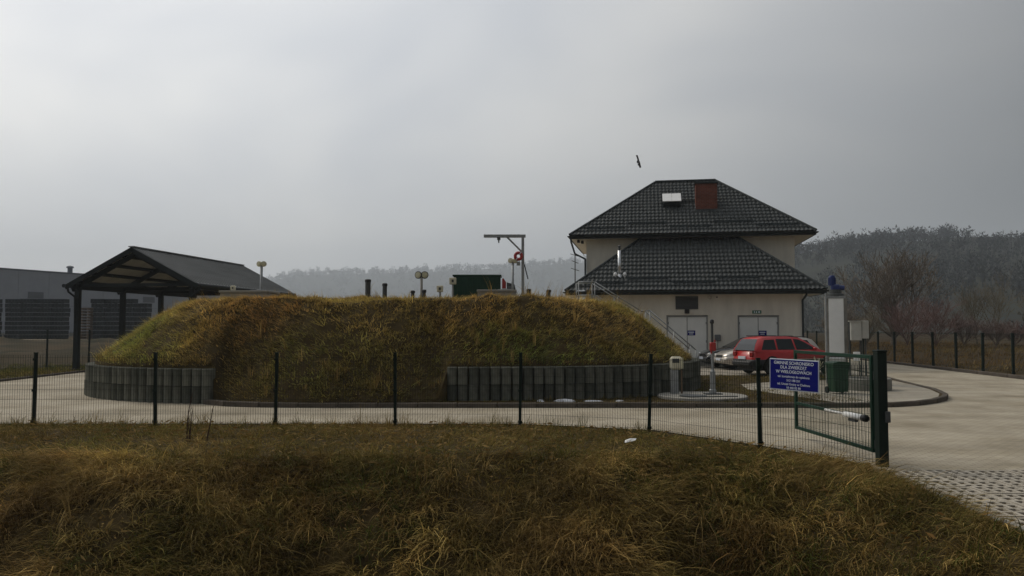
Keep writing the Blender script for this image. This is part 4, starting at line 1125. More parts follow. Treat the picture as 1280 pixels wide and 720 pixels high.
# stair down the right flank with rails
st = empty('steel_stair', (0, 0, 0), 0, 'steel stair with tube railings running down the right flank of the mound', 'stair')
SY0, SY1 = 29.6, 30.6
sp = [(2.45, 2.72), (3.05, 2.72), (4.72, 1.66), (5.08, 1.66), (6.75, .22)]
for yy in (SY0, SY1):
    mb = MB()
    for i in range(len(sp) - 1):
        (x0, z0), (x1, z1) = sp[i], sp[i + 1]; l_ = math.hypot(x1 - x0, z1 - z0); a_ = math.atan2(z1 - z0, x1 - x0)
        mb.box(((x0 + x1) / 2, yy, (z0 + z1) / 2 - .05), (l_ + .04, .05, .2), Ry(-a_))
    mb.build('stringer', M['dark_steel'], st)
    mb = MB(); rl = [(sp[0][0], yy, sp[0][1] + .05)] + [(x_, yy, z_ + .98) for x_, z_ in sp] + [(sp[-1][0] + .02, yy, .3)]; mb.path(rl, .019, 8); mb.build('handrail', M['steel'], st, True)
    mb = MB(); mb.path([(x_, yy, z_ + .50) for x_, z_ in sp], .016, 6); mb.build('knee_rail', M['steel'], st, True)
    for x_ in (3.05, 3.9, 4.72, 5.08, 5.95, 6.55):
        z_ = np.interp(x_, [p[0] for p in sp], [p[1] for p in sp]); mb = MB(); mb.tube((x_, yy, z_ - .1), (x_, yy, z_ + .98), .018, .018, 8); mb.build('baluster', M['steel'], st, True)
for (a_, b_) in ((1, 2), (3, 4)):
    (x0, z0), (x1, z1) = sp[a_], sp[b_]; n = int((z0 - z1) / .18)
    for k in range(n):
        f_ = (k + .5) / n; mb = MB(); mb.box((x0 + (x1 - x0) * f_, (SY0 + SY1) / 2, z0 + (z1 - z0) * f_), (.26, SY1 - SY0 - .06, .035)); mb.build('step', M['steel'], st)
for (a_, b_) in ((0, 1), (2, 3)):
    mb = MB(); mb.box(((sp[a_][0] + sp[b_][0]) / 2, (SY0 + SY1) / 2, sp[a_][1]), (sp[b_][0] - sp[a_][0], SY1 - SY0 - .06, .035)); mb.build('landing', M['steel'], st)

# ------------------------------------------------------------------ things on the island
pad = empty('concrete_pad', (5.2, 22.1, .10), 0, 'flat round concrete pad with a manhole cover beside the mound wall', 'concrete pad')
mb = MB(); mb.lathe([(1.2, -.05), (1.2, .06), (1.17, .075), (.01, .08)], 40); mb.build('slab', M['pale_concrete'], pad)
mb = MB(); mb.lathe([(.36, .06), (.36, .10), (.33, .105), (.01, .105)], 28, (-.35, -.45, 0)); mb.build('cover', M['dark_steel'], pad)
mb = MB(); mb.box((.15, -.7, .085), (1.3, .05, .03), Rz(.12)); mb.build('joint', M['dark_steel'], pad)
P = at(845, 490, 22.6)
mt = empty('meter_box', (P.x, 22.55, .10), .05, 'cream meter box on a grey pedestal at the right end of the wall', 'meter box')
mb = MB(); mb.box((-.06, 0, .36), (.20, .14, .76)); mb.build('pedestal', M['steel'], mt)
mb = MB(); mb.box((0, 0, .92), (.34, .2, .37), bev=.06); bx = mb.build('box', M['cream'], mt)
mb = MB(); mb.box((-.03, -.102, .99), (.19, .01, .12)); mb.build('display', M['dark_steel'], bx)
mb = MB(); mb.box((.145, -.02, .92), (.06, .18, .3)); mb.build('side_cover', M['lens'], bx)
mb = MB(); mb.tube((.14, -.05, -.05), (.14, -.05, .75), .022, .022, 8); mb.build('conduit', M['wood_pallet'], mt)
P = at(891, 490, 22.3)
pv = empty('vent_post', (P.x, 22.3, .175), 0, 'slender grey post with a red box and dark upper pipe on the concrete pad', 'post')
mb = MB(); mb.box((0, 0, .015), (.46, .32, .03)); mb.build('base_plate', M['dark_steel'], pv)
mb = MB(); mb.lathe([(.10, .02), (.10, .12), (.075, .14), (.072, .62), (.045, .68), (.042, 1.25)], 14); mb.build('column', M['steel'], pv)
mb = MB(); mb.tube((0, 0, 1.2), (0, 0, 1.98), .038, .034, 10); mb.build('upper_pipe', M['dark_steel'], pv)
mb = MB(); mb.lathe([(.05, 1.95), (.06, 1.98), (.05, 2.05), (.01, 2.07)], 10); mb.build('cap', M['black'], pv)
mb = MB(); mb.box((.0, -.06, 1.31), (.16, .13, .24), bev=.02); rb = mb.build('red_box', M['red'], pv)
mb = MB(); mb.tube((-.05, -.09, 1.2), (-.05, -.09, 1.12), .02, .02, 8); mb.tube((.05, -.09, 1.44), (.05, -.09, 1.50), .03, .02, 8); mb.build('fitting', M['red'], rb)
# green wheeled bin
P = at(1047.5, 491, 23.4)
bn = empty('wheeled_bin', (P.x, 23.4, .106), .1, 'green plastic wheeled bin in front of the white-fronted column', 'bin')
mb = MB(); q0, q1 = .205, .235
mb.add([(s * q, t * q * .95, z_) for q, z_ in ((q0, .06), (q1, .80), (q1 * 1.06, .80), (q1 * 1.06, .85)) for s, t in ((-1, -1), (1, -1), (1, 1), (-1, 1))], [(4 * j + k, 4 * j + (k + 1) % 4, 4 * j + 4 + (k + 1) % 4, 4 * j + 4 + k) for j in range(3) for k in range(4)] + [(3, 2, 1, 0), (12, 13, 14, 15)])
mb.build('body', M['bin_green'], bn)
mb = MB(); mb.prism([(-.26, .855), (.26, .855), (.25, .90), (.1, .93), (-.1, .93), (-.25, .90)], .52); mb.build('lid', M['bin_green'], bn)
mb = MB(); mb.tube((-.22, .33, .86), (.22, .33, .86), .02, .02, 8); mb.build('handle', M['bin_green'], bn)
for s in (-1, 1):
    mb = MB(); mb.tube((s * .20, .2, .10), (s * .25, .2, .10), .10, .10, 14); mb.build('wheel', M['tyre'], bn)
# concrete ring
P = at(1083, 490, 24.9)
rg = empty('concrete_ring', (P.x, 24.9, .10), 0, 'low pale concrete well ring behind the gate beside the bin', 'concrete ring')
mb = MB(); n = 40; prof = [(.72, -.05), (.72, .34), (.69, .37), (.58, .37), (.56, .34), (.56, .05)]
vs = [(r_ * cos(2 * pi * k / n), r_ * sin(2 * pi * k / n), z_) for r_, z_ in prof for k in range(n)]
mb.add(vs, [(j * n + k, j * n + (k + 1) % n, (j + 1) * n + (k + 1) % n, (j + 1) * n + k) for j in range(len(prof) - 1) for k in range(n)]); mb.build('ring', M['concrete'], rg)
mb = MB(); mb.lathe([(.57, .05), (.57, .22), (.01, .23)], 30); mb.build('fill', M['earth'], rg)
# screening column with blue motor
P = at(1047, 478, 27.6)
kc = empty('screening_column', (P.x, 27.6, .10), -.25, 'tall grey column with white front panel and blue motor on top', 'column')
H_ = 3.0
mb = MB(); mb.box((0, .15, H_ / 2), (.66, .55, H_), bev=.01); mb.build('casing', M['concrete'], kc)
mb = MB(); mb.box((-.02, -.14, 1.98), (.48, .03, 1.86), bev=.006); mb.build('front_panel', M['white'], kc)
for z_ in (.98, 2.95):
    mb = MB(); mb.box((-.02, -.14, z_), (.62, .05, .08)); mb.build('flange', M['steel'], kc)
mb = MB(); mb.tube((-.34, -.1, .0), (-.34, -.1, 3.1), .03, .03, 8); mb.build('side_pipe', M['steel'], kc)
mb = MB(); mb.box((-.02, -.16, .55), (.5, .2, .7), bev=.02); mb.build('lower_hopper', M['stainless'], kc)
mb = MB(); mb.lathe([(.28, 2.98), (.28, 3.06), (.2, 3.08), (.2, 3.22)], 16, (0, .1, 0)); mb.build('motor_base', M['dark_steel'], kc)
mo = empty('motor', (0, .1, 3.2), parent=kc); mo.scale = (.85, .85, .8)
mb = MB(); mb.box((0, 0, .12), (.34, .3, .26), bev=.05); mb.tube((.1, 0, .12), (.34, 0, .10), .12, .10, 14); mb.build('gearbox', M['blue_paint'], mo)
mb = MB(); mb.tube((-.12, 0, .2), (-.12, 0, .58), .13, .13, 14); mb.lathe([(.12, .58), (.10, .64), (.02, .65)], 14, (-.12, 0, 0)); mb.build('stator', M['blue_paint'], mo)
mb = MB()
for k in range(10):
    a_ = 2 * pi * k / 10; mb.box((-.12 + cos(a_) * .135, sin(a_) * .135, .38), (.03, .012, .3), Rz(a_))
mb.build('cooling_fins', M['blue_paint'], mo)
# electrical boards on posts
P = at(1072, 470, 27.0)
eb = empty('cabinet_board', (P.x, 27.0, .10), -.15, 'beige cabinet pair on thin posts right of the white-fronted column', 'cabinet')
mb = MB(); mb.box((-.03, 0, 1.80), (.34, .16, .62), bev=.01); mb.build('cabinet', M['grey_box'], eb)
mb = MB(); mb.box((.27, .05, 1.85), (.22, .16, .6), bev=.01); mb.build('cabinet', M['grey_box'], eb)
mb = MB(); mb.box((-.02, 0, 2.13), (.46, .24, .03)); mb.build('rain_hood', M['grey_box'], eb)
for x_ in (-.22, .16, .30):
    mb = MB(); mb.tube((x_, .09, 0), (x_, .09, 2.1), .026, .026, 8); mb.build('post', M['dark_steel'], eb)
mb = MB(); mb.box((-.02, -.02, .95), (.20, .1, .3), bev=.01); mb.build('small_box', M['white'], eb)
mb = MB(); mb.tube((.05, 0, .1), (.1, 0, 1.5), .014, .014, 6); mb.build('cable', M['black'], eb)

# leftover snow by the wall, paper scrap on the verge
def blob(name, loc, rx, ry, h, label, cat, m, seed, group=None):
    r = np.random.default_rng(seed); n = 16; mb = MB(); vs = [(0, 0, h)]; ph = r.uniform(0, 6, 3)
    for q, hh in ((.55, .75), (1.0, 0)):
        for k in range(n):
            a_ = 2 * pi * k / n; f_ = q * (1 + .25 * sin(2 * a_ + ph[0]) + .15 * sin(5 * a_ + ph[1])); vs.append((rx * f_ * cos(a_), ry * f_ * sin(a_), hh * h - .02 * (q == 1)))
    fs = [(0, 1 + k, 1 + (k + 1) % n) for k in range(n)] + [(1 + k, 1 + n + k, 1 + n + (k + 1) % n, 1 + (k + 1) % n) for k in range(n)]
    mb.add(vs, fs); o = mb.build(name, m, None, True, loc); return tag(o, label, cat, group)
for k, (px, w_, h, lab) in enumerate(((706, .34, .07, 'largest white patch of leftover snow at the foot of the dark block wall'), (676, .10, .05, 'tiny white snow lump left of the largest snow patch'), (741, .26, .03, 'thin white snow strip right of the largest snow patch'), (775, .12, .03, 'small white snow scrap nearest the cream meter box'))):
    P = at(px, 500, 20.95); blob('snow_patch', (P.x, 20.95 + .03 * k, .10), w_, .16, h, lab, 'snow', M['snow'], k, 'snow patches by the wall')
P = at(788, 557, 13.6); z_ = float(gh(P.x, 13.6))
mb = MB(); mb.add([(-.1, -.04, .06), (.08, -.05, .10), (.11, .05, .12), (-.08, .06, .09), (0, 0, .13)], [(0, 1, 4), (1, 2, 4), (2, 3, 4), (3, 0, 4)])
o = mb.build('paper_scrap', M['paper'], None, False, (P.x, 13.6, z_)); tag(o, 'crumpled scrap of white paper lying in the verge grass', 'litter')

# ------------------------------------------------------------------ vehicles
def car(name, loc, heading, paint, label, wagon=True, cladding=True):  # cladding: colours the lower body dark, as if mirroring the ground
    t = empty(name, loc, heading, label, 'car', 'cars parked before the house')
    Lc = 4.62; WH = .335; xr, xf = .86, 3.62          # wheel centres from the rear
    top = lambda x_: np.interp(x_, [0, .06, .2, 3.2, 3.4, 4.2, 4.5, 4.62], [.62, .86, .93, .95, .93, .82, .70, .55])
    hw = lambda x_: np.interp(x_, [0, .12, .5, 1.2, 3.4, 4.1, 4.45, 4.62], [.70, .80, .87, .885, .885, .85, .75, .62])
    def low(x_):
        z_ = np.interp(x_, [0, .3, 4.3, 4.62], [.34, .24, .22, .30])
        for c in (xr, xf):
            d = abs(x_ - c)
            if d < .40: z_ = max(z_, WH + math.sqrt(.40 ** 2 - d * d))
        return z_
    xs = sorted(set(list(np.round(np.linspace(0, Lc, 40), 3)) + [round(c + d, 3) for c in (xr, xf) for d in (-.4, -.36, -.28, -.15, 0, .15, .28, .36, .4)]))
    zc = .60                                           # top of the lower body, where the red car's painted-in ground reflection ends
    def shell(zlo, zhi, m, nm, close_bottom):
        mb = MB(); ring = []
        for x_ in xs:
            a_ = max(low(x_), zlo(x_)); b_ = max(min(top(x_), zhi(x_)), a_ + .002); w_ = hw(x_)
            zs = np.linspace(a_, b_, 6); pr = []
            for z_ in zs:
                f_ = (z_ - .25) / max(top(x_) - .25, .1)
                bul = 1 - .10 * max(0, f_ - .55) ** 1.3 / .45 ** 1.3 * .9 - .06 * max(0, .25 - f_) / .25
                pr.append((w_ * bul, z_))
            sec = [(x_, -y_, z_) for y_, z_ in pr] + [(x_, 0, b_ + (.03 if nm == 'body' else 0))] + [(x_, y_, z_) for y_, z_ in pr[::-1]]
            ring.append(sec)
        n = len(ring[0]); vs = [p for r_ in ring for p in r_]
        fs = [(i * n + k, i * n + k + 1, (i + 1) * n + k + 1, (i + 1) * n + k) for i in range(len(ring) - 1) for k in range(n - 1)]
        fs += [tuple(range(n)), tuple(range((len(ring) - 1) * n, len(ring) * n))[::-1]]
        mb.add(vs, fs); return mb.build(nm, m, t, True)
    body = shell(lambda x_: zc, lambda x_: 9, paint, 'body', False)
    shell(lambda x_: 0, lambda x_: zc, M['plastic'] if cladding else paint, 'lower_body', True)  # black colour stands in for dark ground reflected in the red paint
    mb = MB(); mb.box((2.24, 0, .32), (4.1, 1.3, .3)); mb.box((2.24, 0, .62), (4.0, 1.55, .3)); mb.build('underbody', M['plastic'], t)
    # greenhouse
    if wagon: prof = [(.10, .93), (.22, 1.16), (.38, 1.36), (.62, 1.43), (1.2, 1.46), (1.9, 1.46), (2.35, 1.42), (2.62, 1.31), (3.0, 1.12), (3.38, .93)]
    else: prof = [(.42, .93), (.75, 1.15), (1.05, 1.33), (1.35, 1.42), (1.7, 1.45), (2.0, 1.45), (2.35, 1.42), (2.62, 1.31), (3.0, 1.12), (3.38, .93)]
    hz = lambda z_: .80 - (z_ - .93) * .40
    mb = MB(); vs = []
    for x_, z_ in prof:
        vs += [(x_, -hz(.90), .90), (x_, -hz(z_), z_), (x_, -hz(z_) * .5, z_ + .022), (x_, hz(z_) * .5, z_ + .022), (x_, hz(z_), z_), (x_, hz(.90), .90)]
    mb.add(vs, [(6 * i + k, 6 * i + k + 1, 6 * i + 7 + k, 6 * i + 6 + k) for i in range(len(prof) - 1) for k in range(5)])
    mb.build('cabin', paint, t, True)
    tp = lambda x_: np.interp(x_, [p[0] for p in prof], [p[1] for p in prof])
    def pane(pts, s):
        mb = MB(); mb.add([(x_, s * (hz(z_) + .006), z_) for x_, z_ in pts], [tuple(range(len(pts)))]); mb.build('side_window', M['glass'], t)
    x0 = .50 if wagon else .95
    for s in (-1, 1):
        pane([(x0 - .1, .97), (1.12, .97), (1.12, 1.36), (x0 + .12, 1.34 if wagon else 1.24)], s)
        pane([(1.20, .97), (2.05, .97), (1.98, 1.38), (1.20, 1.38)], s)
        pane([(2.13, .97), (3.12, .97), (2.92, 1.08), (2.55, 1.27), (2.32, 1.36), (2.06, 1.38)], s)
        mb = MB(); mb.box((2.95, s * .90, 1.0), (.12, .18, .12), bev=.03); mb.build('mirror', paint, t)
        for xx in (1.35, 2.3):
            mb = MB(); mb.box((xx, s * .885, .83), (.16, .03, .03), bev=.008); mb.build('door_handle', M['chrome'] if not cladding else paint, t)
        mb = MB(); mb.box((2.24, s * .885, .61), (2.3, .03, .03)); mb.build('crease_glint', M['chrome'], t)  # bright strip stands in for the body crease reflecting the horizon
        mb = MB(); mb.box((.05, s * .60, .80), (.10, .24, .20), bev=.03); mb.build('tail_light', M['lamp_red'], t)
        mb = MB(); mb.box((4.44, s * .55, .64), (.16, .30, .13), Rz(-s * .35), bev=.03); mb.build('headlight', M['lamp_clear'], t)
        mb = MB(); mb.tube((.6, s * .56, 1.49), (2.1, s * .56, 1.49), .016, .016, 6); mb.build('roof_rail', M['plastic'], t)
        for c in (xr, xf):
            wv = empty('wheel', (c, s * .80, WH), parent=t)
            mb = MB(); mb.lathe([(.20, -.10), (.30, -.10), (WH, -.06), (WH, .06), (.30, .10), (.20, .10)], 24, (0, 0, 0), Rx(R(90))); mb.build('tyre', M['tyre'], wv)
            mb = MB(); mb.lathe([(.21, -.085), (.21, .085)], 20, (0, 0, 0), Rx(R(90)))
            mb.build('rim', M['dark_steel'], wv)
            mb = MB()
            for k in range(5):
                a_ = 2 * pi * k / 5; mb.box((cos(a_) * .11, s * .088, sin(a_) * .11), (.2, .02, .05), Ry(-a_))
            mb.build('spokes', M['rim'], wv)
    # screens follow the cabin profile
    i0 = 0; i1 = 2
    mb = MB(); P_ = prof[0:3]
    mb.add([p for x_, z_ in P_ for p in ((x_ - .012, -hz(z_) * .88, z_ + .012), (x_ - .012, hz(z_) * .88, z_ + .012))], [(0, 1, 3, 2), (2, 3, 5, 4)]); mb.build('rear_window', M['glass'], t)
    P_ = prof[-4:]
    mb = MB(); mb.add([p for x_, z_ in P_ for p in ((x_ + .010, -hz(z_) * .88, z_ + .022), (x_ + .010, 0, z_ + .036), (x_ + .010, hz(z_) * .88, z_ + .022))], [(3 * i + k, 3 * i + k + 1, 3 * i + 4 + k, 3 * i + 3 + k) for i in range(3) for k in range(2)]); mb.build('windscreen', M['glass'], t)
    mb = MB(); mb.box((-.02, 0, .44), (.12, 1.30, .18), bev=.04); mb.build('rear_bumper', M['plastic'] if cladding else paint, t)
    mb = MB(); mb.box((4.58, 0, .42), (.14, 1.30, .20), bev=.05); mb.build('front_bumper', M['plastic'] if cladding else paint, t)
    mb = MB(); mb.box((4.60, 0, .60), (.05, .62, .13), bev=.015); mb.build('grille', M['plastic'], t)
    mb = MB(); mb.box((-.02, 0, .66), (.03, .50, .11)); mb.build('number_plate', M['sign_white'], t)
    mb = MB(); mb.box((4.66, 0, .47), (.03, .50, .11)); mb.build('number_plate', M['sign_white'], t)
    return t
car('parked_car', (9.35, 32.75, .112), R(17), M['paint_red'], 'red estate car, lower body darkened for reflected ground, parked nearest the fence').scale = (.95, 1.0, 1.05)
car('parked_car', (14.0, 37.6, .112), R(190), M['paint_silver'], 'silver-beige car nose left, half hidden behind the red car', True, False)
car('parked_car', (13.7, 39.15, .112), R(186), M['paint_black'], 'black car parked against the house, farthest of the three cars', False, False)

# ------------------------------------------------------------------ trees and shrubs
def bare_tree(name, loc, h, spread, trunk_h, n_main, levels, seed, m, label, cat='tree', group=None, tr=.16, twig=.012, upright=.5, kids=4):
    r = random.Random(seed); root = empty(name, loc, 0, label, cat, group)
    crown = MB(); trunk = MB()
    p = Vector((0, 0, -.2)); nseg = 3
    d = Vector((r.uniform(-.08, .08), r.uniform(-.08, .08), 1))
    for i in range(nseg):
        q = p + d * (trunk_h + .2) / nseg; trunk.tube(p, q, tr * (1.15 - .15 * i), tr * (1.0 - .15 * i), 7, False); p = q; d = d + Vector((r.uniform(-.1, .1), r.uniform(-.1, .1), 0))
    top_ = p
    def grow(p, d, ln, rad, lev):
        segs = 3 if lev < levels else 2
        for i in range(segs):
            d = (d + Vector((r.gauss(0, .16), r.gauss(0, .16), r.gauss(.07 * upright, .10)))).normalized()
            q = p + d * ln / segs; r1 = max(rad * .80, twig * .45)
            crown.tube(p, q, rad, r1, 5 if lev < 2 else 3, False); p = q; rad = r1
            if lev < levels:
                for _ in range(kids if i == segs - 1 else max(1, kids - 2)):
                    ax = d.orthogonal().normalized(); ax = Matrix.Rotation(r.uniform(0, 2 * pi), 3, d) @ ax
                    nd = (d * r.uniform(.65, 1.1) + ax * r.uniform(.35, .85) + Vector((0, 0, .18 * upright))).normalized()
                    grow(p, nd, ln * r.uniform(.50, .78), max(rad * r.uniform(.45, .7), twig * .6), lev + 1)
    for k in range(n_main):
        a_ = 2 * pi * k / n_main + r.uniform(-.4, .4); e = r.uniform(.35, 1.0)
        d = Vector((cos(a_) * spread * e, sin(a_) * spread * e, 1)).normalized()
        grow(top_ - Vector((0, 0, r.uniform(0, trunk_h * .3))), d, h * r.uniform(.32, .46), tr * r.uniform(.4, .62), 1)
    trunk.build('trunk', m, root); crown.build('crown', m, root)
    return root
bare_tree('bare_tree', (36.0, 76, .3), 8.6, .85, 1.0, 12, 4, 5, M['bark'], 'large bare spreading tree behind the fence right of the house', 'tree', tr=.28, twig=.048, upright=.9, kids=3)
bare_tree('bare_tree', (44.5, 77, .3), 5.6, .6, .9, 6, 4, 8, M['bark_olive'], 'bare olive-brown tree right of the pinkish thicket', 'tree', tr=.10, twig=.016, kids=3, upright=.9)
bare_tree('bare_tree', (47.3, 78.5, .3), 6.4, .6, .9, 6, 4, 9, M['bark_olive'], 'taller bare olive-brown tree near the right edge', 'tree', tr=.10, twig=.016, kids=3, upright=.9)
bare_tree('bare_tree', (53, 80, .3), 6.0, .6, .9, 6, 4, 10, M['bark_olive'], 'bare olive-brown tree at the very right edge of the view', 'tree', tr=.10, twig=.016, kids=3, upright=.9)
shr = [(34.4, 70, 4.2, 1.0, 'bark_red', 'reddish bare shrub left below the large bare tree'), (37.4, 71, 4.4, 1.0, 'bark_red', 'reddish bare shrub right below the large bare tree'), (40.4, 72, 3.0, 1.0, 'bark_pink', 'pinkish bare shrub just right of the reddish shrubs'),
       (42.6, 71, 2.7, 1.1, 'bark_pink', 'low pinkish bare shrub in the middle of the thicket'), (45.0, 72.0, 2.5, 1.1, 'bark_red', 'low dark red bare shrub below the olive tree'), (31.6, 72, 3.2, .9, 'bark_olive', 'olive bare shrub nearest the house side'), (28.9, 71, 3.6, .8, 'bark', 'grey bare shrub seen just behind the white-fronted column'), (48.8, 71.0, 2.6, 1.0, 'bark_red', 'low dark red bare shrub near the right edge')]
for k, (x_, y_, h_, s_, m_, lab) in enumerate(shr):
    bare_tree('bare_shrub', (x_, y_, .3), h_ * 1.15, s_, .25, 11, 3, 20 + k, M[m_], lab, 'shrub', 'bare shrubs beyond the right-hand fence', tr=.06, twig=.024, upright=.8)
P = at(1021, 450, 31.5); bare_tree('garden_shrub', (P.x, 31.5, .1), .95, .5, .12, 7, 2, 44, M['lens'], 'small pale yellowish shrub by the front of the red car', 'shrub', tr=.03, twig=.02, upright=.8)
# dry weed stalk in front of the fence
P = at(236, 560, 13.9); ws = empty('weed_stalk', (P.x, 13.9, float(gh(P.x, 13.9))), 0, 'thin bare reddish weed stalks rising from the verge before the fence', 'weed')
for k, (dx, dy, hh) in enumerate(((-.12, .02, .85), (.05, 0, .55), (.30, .05, .62), (-.04, .05, .42))):
    mb = MB(); p = Vector((dx * .3 + (.2 if k == 2 else 0), dy, 0)); d = Vector((dx * .35, 0, 1)).normalized()
    for j in range(5):
        q = p + d * hh / 5; mb.tube(p, q, .014 - j * .0018, .0122 - j * .0018, 5, False)
        if j > 1: mb.tube(q, q + Vector((random.uniform(-.12, .12), random.uniform(-.05, .05), .10)), .004, .002, 4, False)
        p = q; d = (d + Vector((random.uniform(-.12, .12), random.uniform(-.1, .1), 0))).normalized()
    mb.build('stalk', M['stalk'], ws)

# ------------------------------------------------------------------ hills and woods
def prof_interp(ps): return lambda x_: np.interp(x_, [p[0] for p in ps], [p[1] for p in ps])
def hill(name, ridge_px, Yr, Yf, xs, label, seed, n, th, mtree, yb, wf=1.0):
    """ridge heights read at distance Yr, foot at Yf"""
    X = [at(px, py, Yr).x for px, py in ridge_px]; Z = [at(px, py, Yr).z for px, py in ridge_px]
    f_ = lambda x_: np.interp(x_, X, Z)
    def hf(X_, Y_):
        xx = X_ * Yr / np.maximum(Y_, 50) * .35 + X_ * .65
        t_ = np.clip((Y_ - Yf) / (Yr - Yf), 0, 1.0); s_ = t_ * t_ * (3 - 2 * t_) * .55 + t_ * .45
        back = np.clip((Y_ - Yr) / (yb - Yr), 0, 1)
        fade = sst(xs[0], xs[0] + (xs[1] - xs[0]) * .1, X_) * (1 - sst(xs[1] - (xs[1] - xs[0]) * .08, xs[1], X_))
        return -2 + fade * (np.maximum(f_(X_) - th, 1) * s_ * (1 - .5 * back) + 9 * (fbm(X_, Y_, .012, seed) - .5) * t_ * (1 - t_) * 2)
    me = grid_mesh(name, np.linspace(xs[0], xs[1], 110), np.linspace(Yf - 5, yb, 46), hf, M['hill']); tag(link(name, me), label, kind='structure')
    r = np.random.default_rng(seed)
    x_ = r.uniform(xs[0] + 10, xs[1] - 10, n); y_ = Yf + (Yr + 25 - Yf) * r.random(n) ** .8
    nr = n // 5; x_[:nr] = r.uniform(xs[0] + 10, xs[1] - 10, nr); y_[:nr] = Yr + (r.random(nr) - .65) * .16 * (Yr - Yf)
    keep = (fbm(x_, y_, .016, seed + 2) > .40) | (np.arange(n) < nr) & (fbm(x_, y_ * 0, .05, seed + 4) > .35)
    x_, y_ = x_[keep], y_[keep]; m = len(x_); z_ = hf(x_, y_)
    hgt = th * np.clip(r.lognormal(-.35, .40, m), .25, 1.5) * (1 + .35 * (fbm(x_, y_, .03, seed + 6) - .5)); rad = hgt * r.uniform(.28, .42, m)
    K = 40
    idx = np.repeat(np.arange(m), K); q = len(idx)
    u = r.normal(0, 1, (q, 3)); u /= np.linalg.norm(u, axis=1, keepdims=True); u *= (r.random((q, 1)) ** .5) * .8
    c = np.stack([x_[idx] + u[:, 0] * rad[idx], y_[idx] + u[:, 1] * rad[idx], z_[idx] + hgt[idx] * (.46 + .48 * u[:, 2])], 1)
    a1 = u * np.array([1, 1, .8]) + r.normal(0, .22, (q, 3)); a1[:, 2] = np.abs(a1[:, 2]) + .30; a1 /= np.linalg.norm(a1, axis=1, keepdims=True)
    a2 = np.cross(a1, r.normal(0, 1, (q, 3))); a2 /= np.linalg.norm(a2, axis=1, keepdims=True)
    ln = (rad[idx] * r.uniform(.2, .5, q))[:, None]; wd_ = (rad[idx] * r.uniform(.03, .085, q))[:, None] * wf
    V = np.stack([c - a2 * wd_, c + a2 * wd_, c + a1 * ln], 1).reshape(-1, 3)
    base = np.array(mtree)[None] * r.uniform(.8, 1.18, (m, 1)) * (1 + .15 * (r.random((m, 3)) - .5))
    T = np.repeat(base[idx], 3, 0)
    # trunks
    tv = np.stack([np.stack([x_ - .25, y_, z_ - 1], 1), np.stack([x_ + .25, y_, z_ - 1], 1), np.stack([x_, y_, z_ + hgt * .8], 1)], 1).reshape(-1, 3)
    V = np.concatenate([V, tv]); T = np.concatenate([T, np.repeat(base * .8, 3, 0)])
    me = np_mesh('woodland', V, np.arange(len(V)).reshape(-1, 3), T); me.materials.append(M['forest'])
    tag(link('woodland', me), label.replace('hill', 'bare winter wood on the hill', 1) if 0 else ('bare winter wood covering ' + label), 'woodland', kind='stuff')
    return hf
hill('hill_right', [(850, 318), (940, 308), (995, 300), (1030, 292), (1075, 287), (1140, 285), (1165, 280), (1185, 287), (1205, 291), (1240, 294), (1280, 295), (1400, 300), (1600, 320)], 620, 125, (90, 860), 'the dark hill on the right', 51, 9500, 9.0, (.026, .030, .027), 700, 2.0)
hill('hill_far', [(300, 352), (335, 344), (375, 335), (420, 334), (480, 333), (560, 330), (600, 328), (660, 324), (700, 321), (760, 318), (900, 318), (1100, 325)], 2800, 1900, (-1020, 980), 'the pale distant hill behind the mound', 61, 4600, 22.0, (.040, .042, .040), 3050, 3.0)
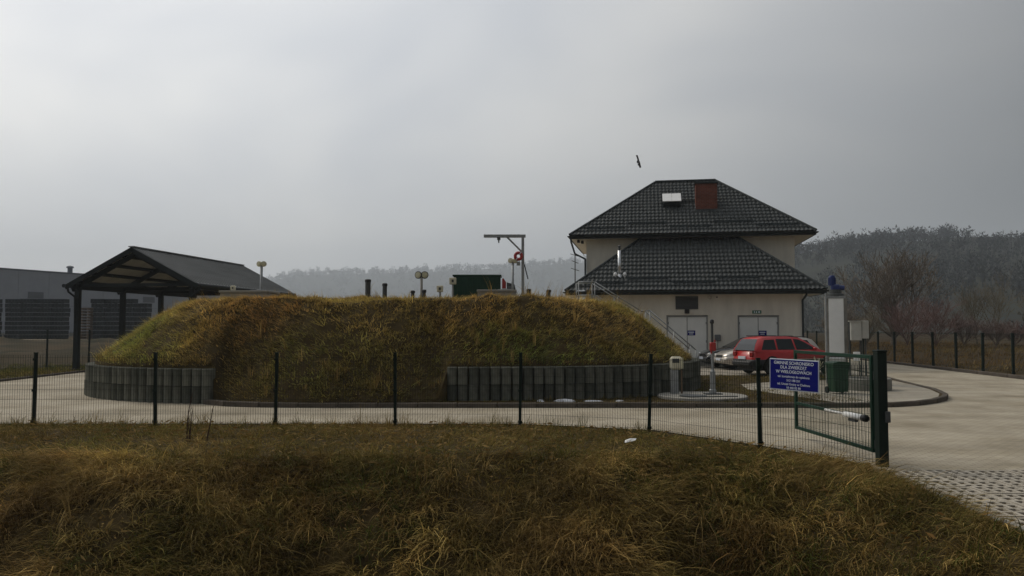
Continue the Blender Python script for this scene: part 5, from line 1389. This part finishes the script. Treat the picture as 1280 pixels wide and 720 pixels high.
# low thicket and trees at the foot of the far hill, mid-distance
# ------------------------------------------------------------------ bird
P = at(797, 202, 55); bd = empty('bird', P, 0, 'dark brown bird gliding with wings upright in the grey sky above the roof', 'bird')
mb = MB(); prof = [(-.20, .012), (-.14, .03), (-.04, .055), (.06, .05), (.12, .028), (.15, .03), (.18, .02), (.21, .004)]
mb.lathe([(r_, x_) for x_, r_ in prof], 10, (0, 0, 0), Rx(R(70))); mb.build('body', M['feather'], bd, True)
for s in (-1, 1):
    pts = [(0, .02), (.12, .10), (.30, .07), (.42, .0)]; mb = MB()
    up = [Vector((-.05 * s * (k / 3) ** 1.5 - .012 * s, -ch_ , s * h_)) for k, (h_, ch_) in enumerate(((0.02, .10), (.16, .12), (.30, .08), (.43, .01)))]
    lo = [Vector((-.05 * s * (k / 3) ** 1.5 + .030 * (1 - k / 4), ch_, s * h_)) for k, (h_, ch_) in enumerate(((0.02, .08), (.16, .07), (.30, .05), (.43, .0)))]
    th_ = Vector((.10, 0, 0)); vs = []
    for a_, b_ in zip(up, lo): vs += [a_, b_, b_ + th_, a_ + th_]
    mb.add(vs, [(4 * i + k, 4 * i + (k + 1) % 4, 4 * i + 4 + (k + 1) % 4, 4 * i + 4 + k) for i in range(3) for k in range(4)] + [(0, 1, 2, 3), (12, 13, 14, 15)]); mb.build('wing', M['feather'], bd)
mb = MB(); mb.prism([(-.04, -.3), (.04, -.3), (.02, -.16), (-.02, -.16)], .015, Rx(R(-20))); mb.build('tail', M['feather'], bd)
bd.rotation_euler = (0, R(-8), 0); bd.scale = (1.15, 1.15, 1.05)

# ------------------------------------------------------------------ haze
mb = MB(); mb.box((0, 1450, 150.0), (4400, 3500, 310.0))
me = mb.mesh('haze'); hm = bpy.data.materials.new('haze'); hm.use_nodes = True
hn = hm.node_tree; hn.nodes.clear(); ho_ = hn.nodes.new('ShaderNodeOutputMaterial'); pvn = hn.nodes.new('ShaderNodeVolumePrincipled')
pvn.inputs['Color'].default_value = (.86, .93, 1.0, 1); pvn.inputs['Density'].default_value = .0004; pvn.inputs['Anisotropy'].default_value = 0.2
hn.links.new(pvn.outputs[0], ho_.inputs['Volume']); me.materials.append(hm)
tag(link('haze', me), 'thin grey winter haze filling the air', kind='stuff')
# print('TRIS', sum(len(o.data.polygons) * (2 if len(o.data.polygons) and len(o.data.polygons[0].vertices) == 4 else 1) for o in {o.data: o for o in scene.objects if o.type == 'MESH'}.values()))
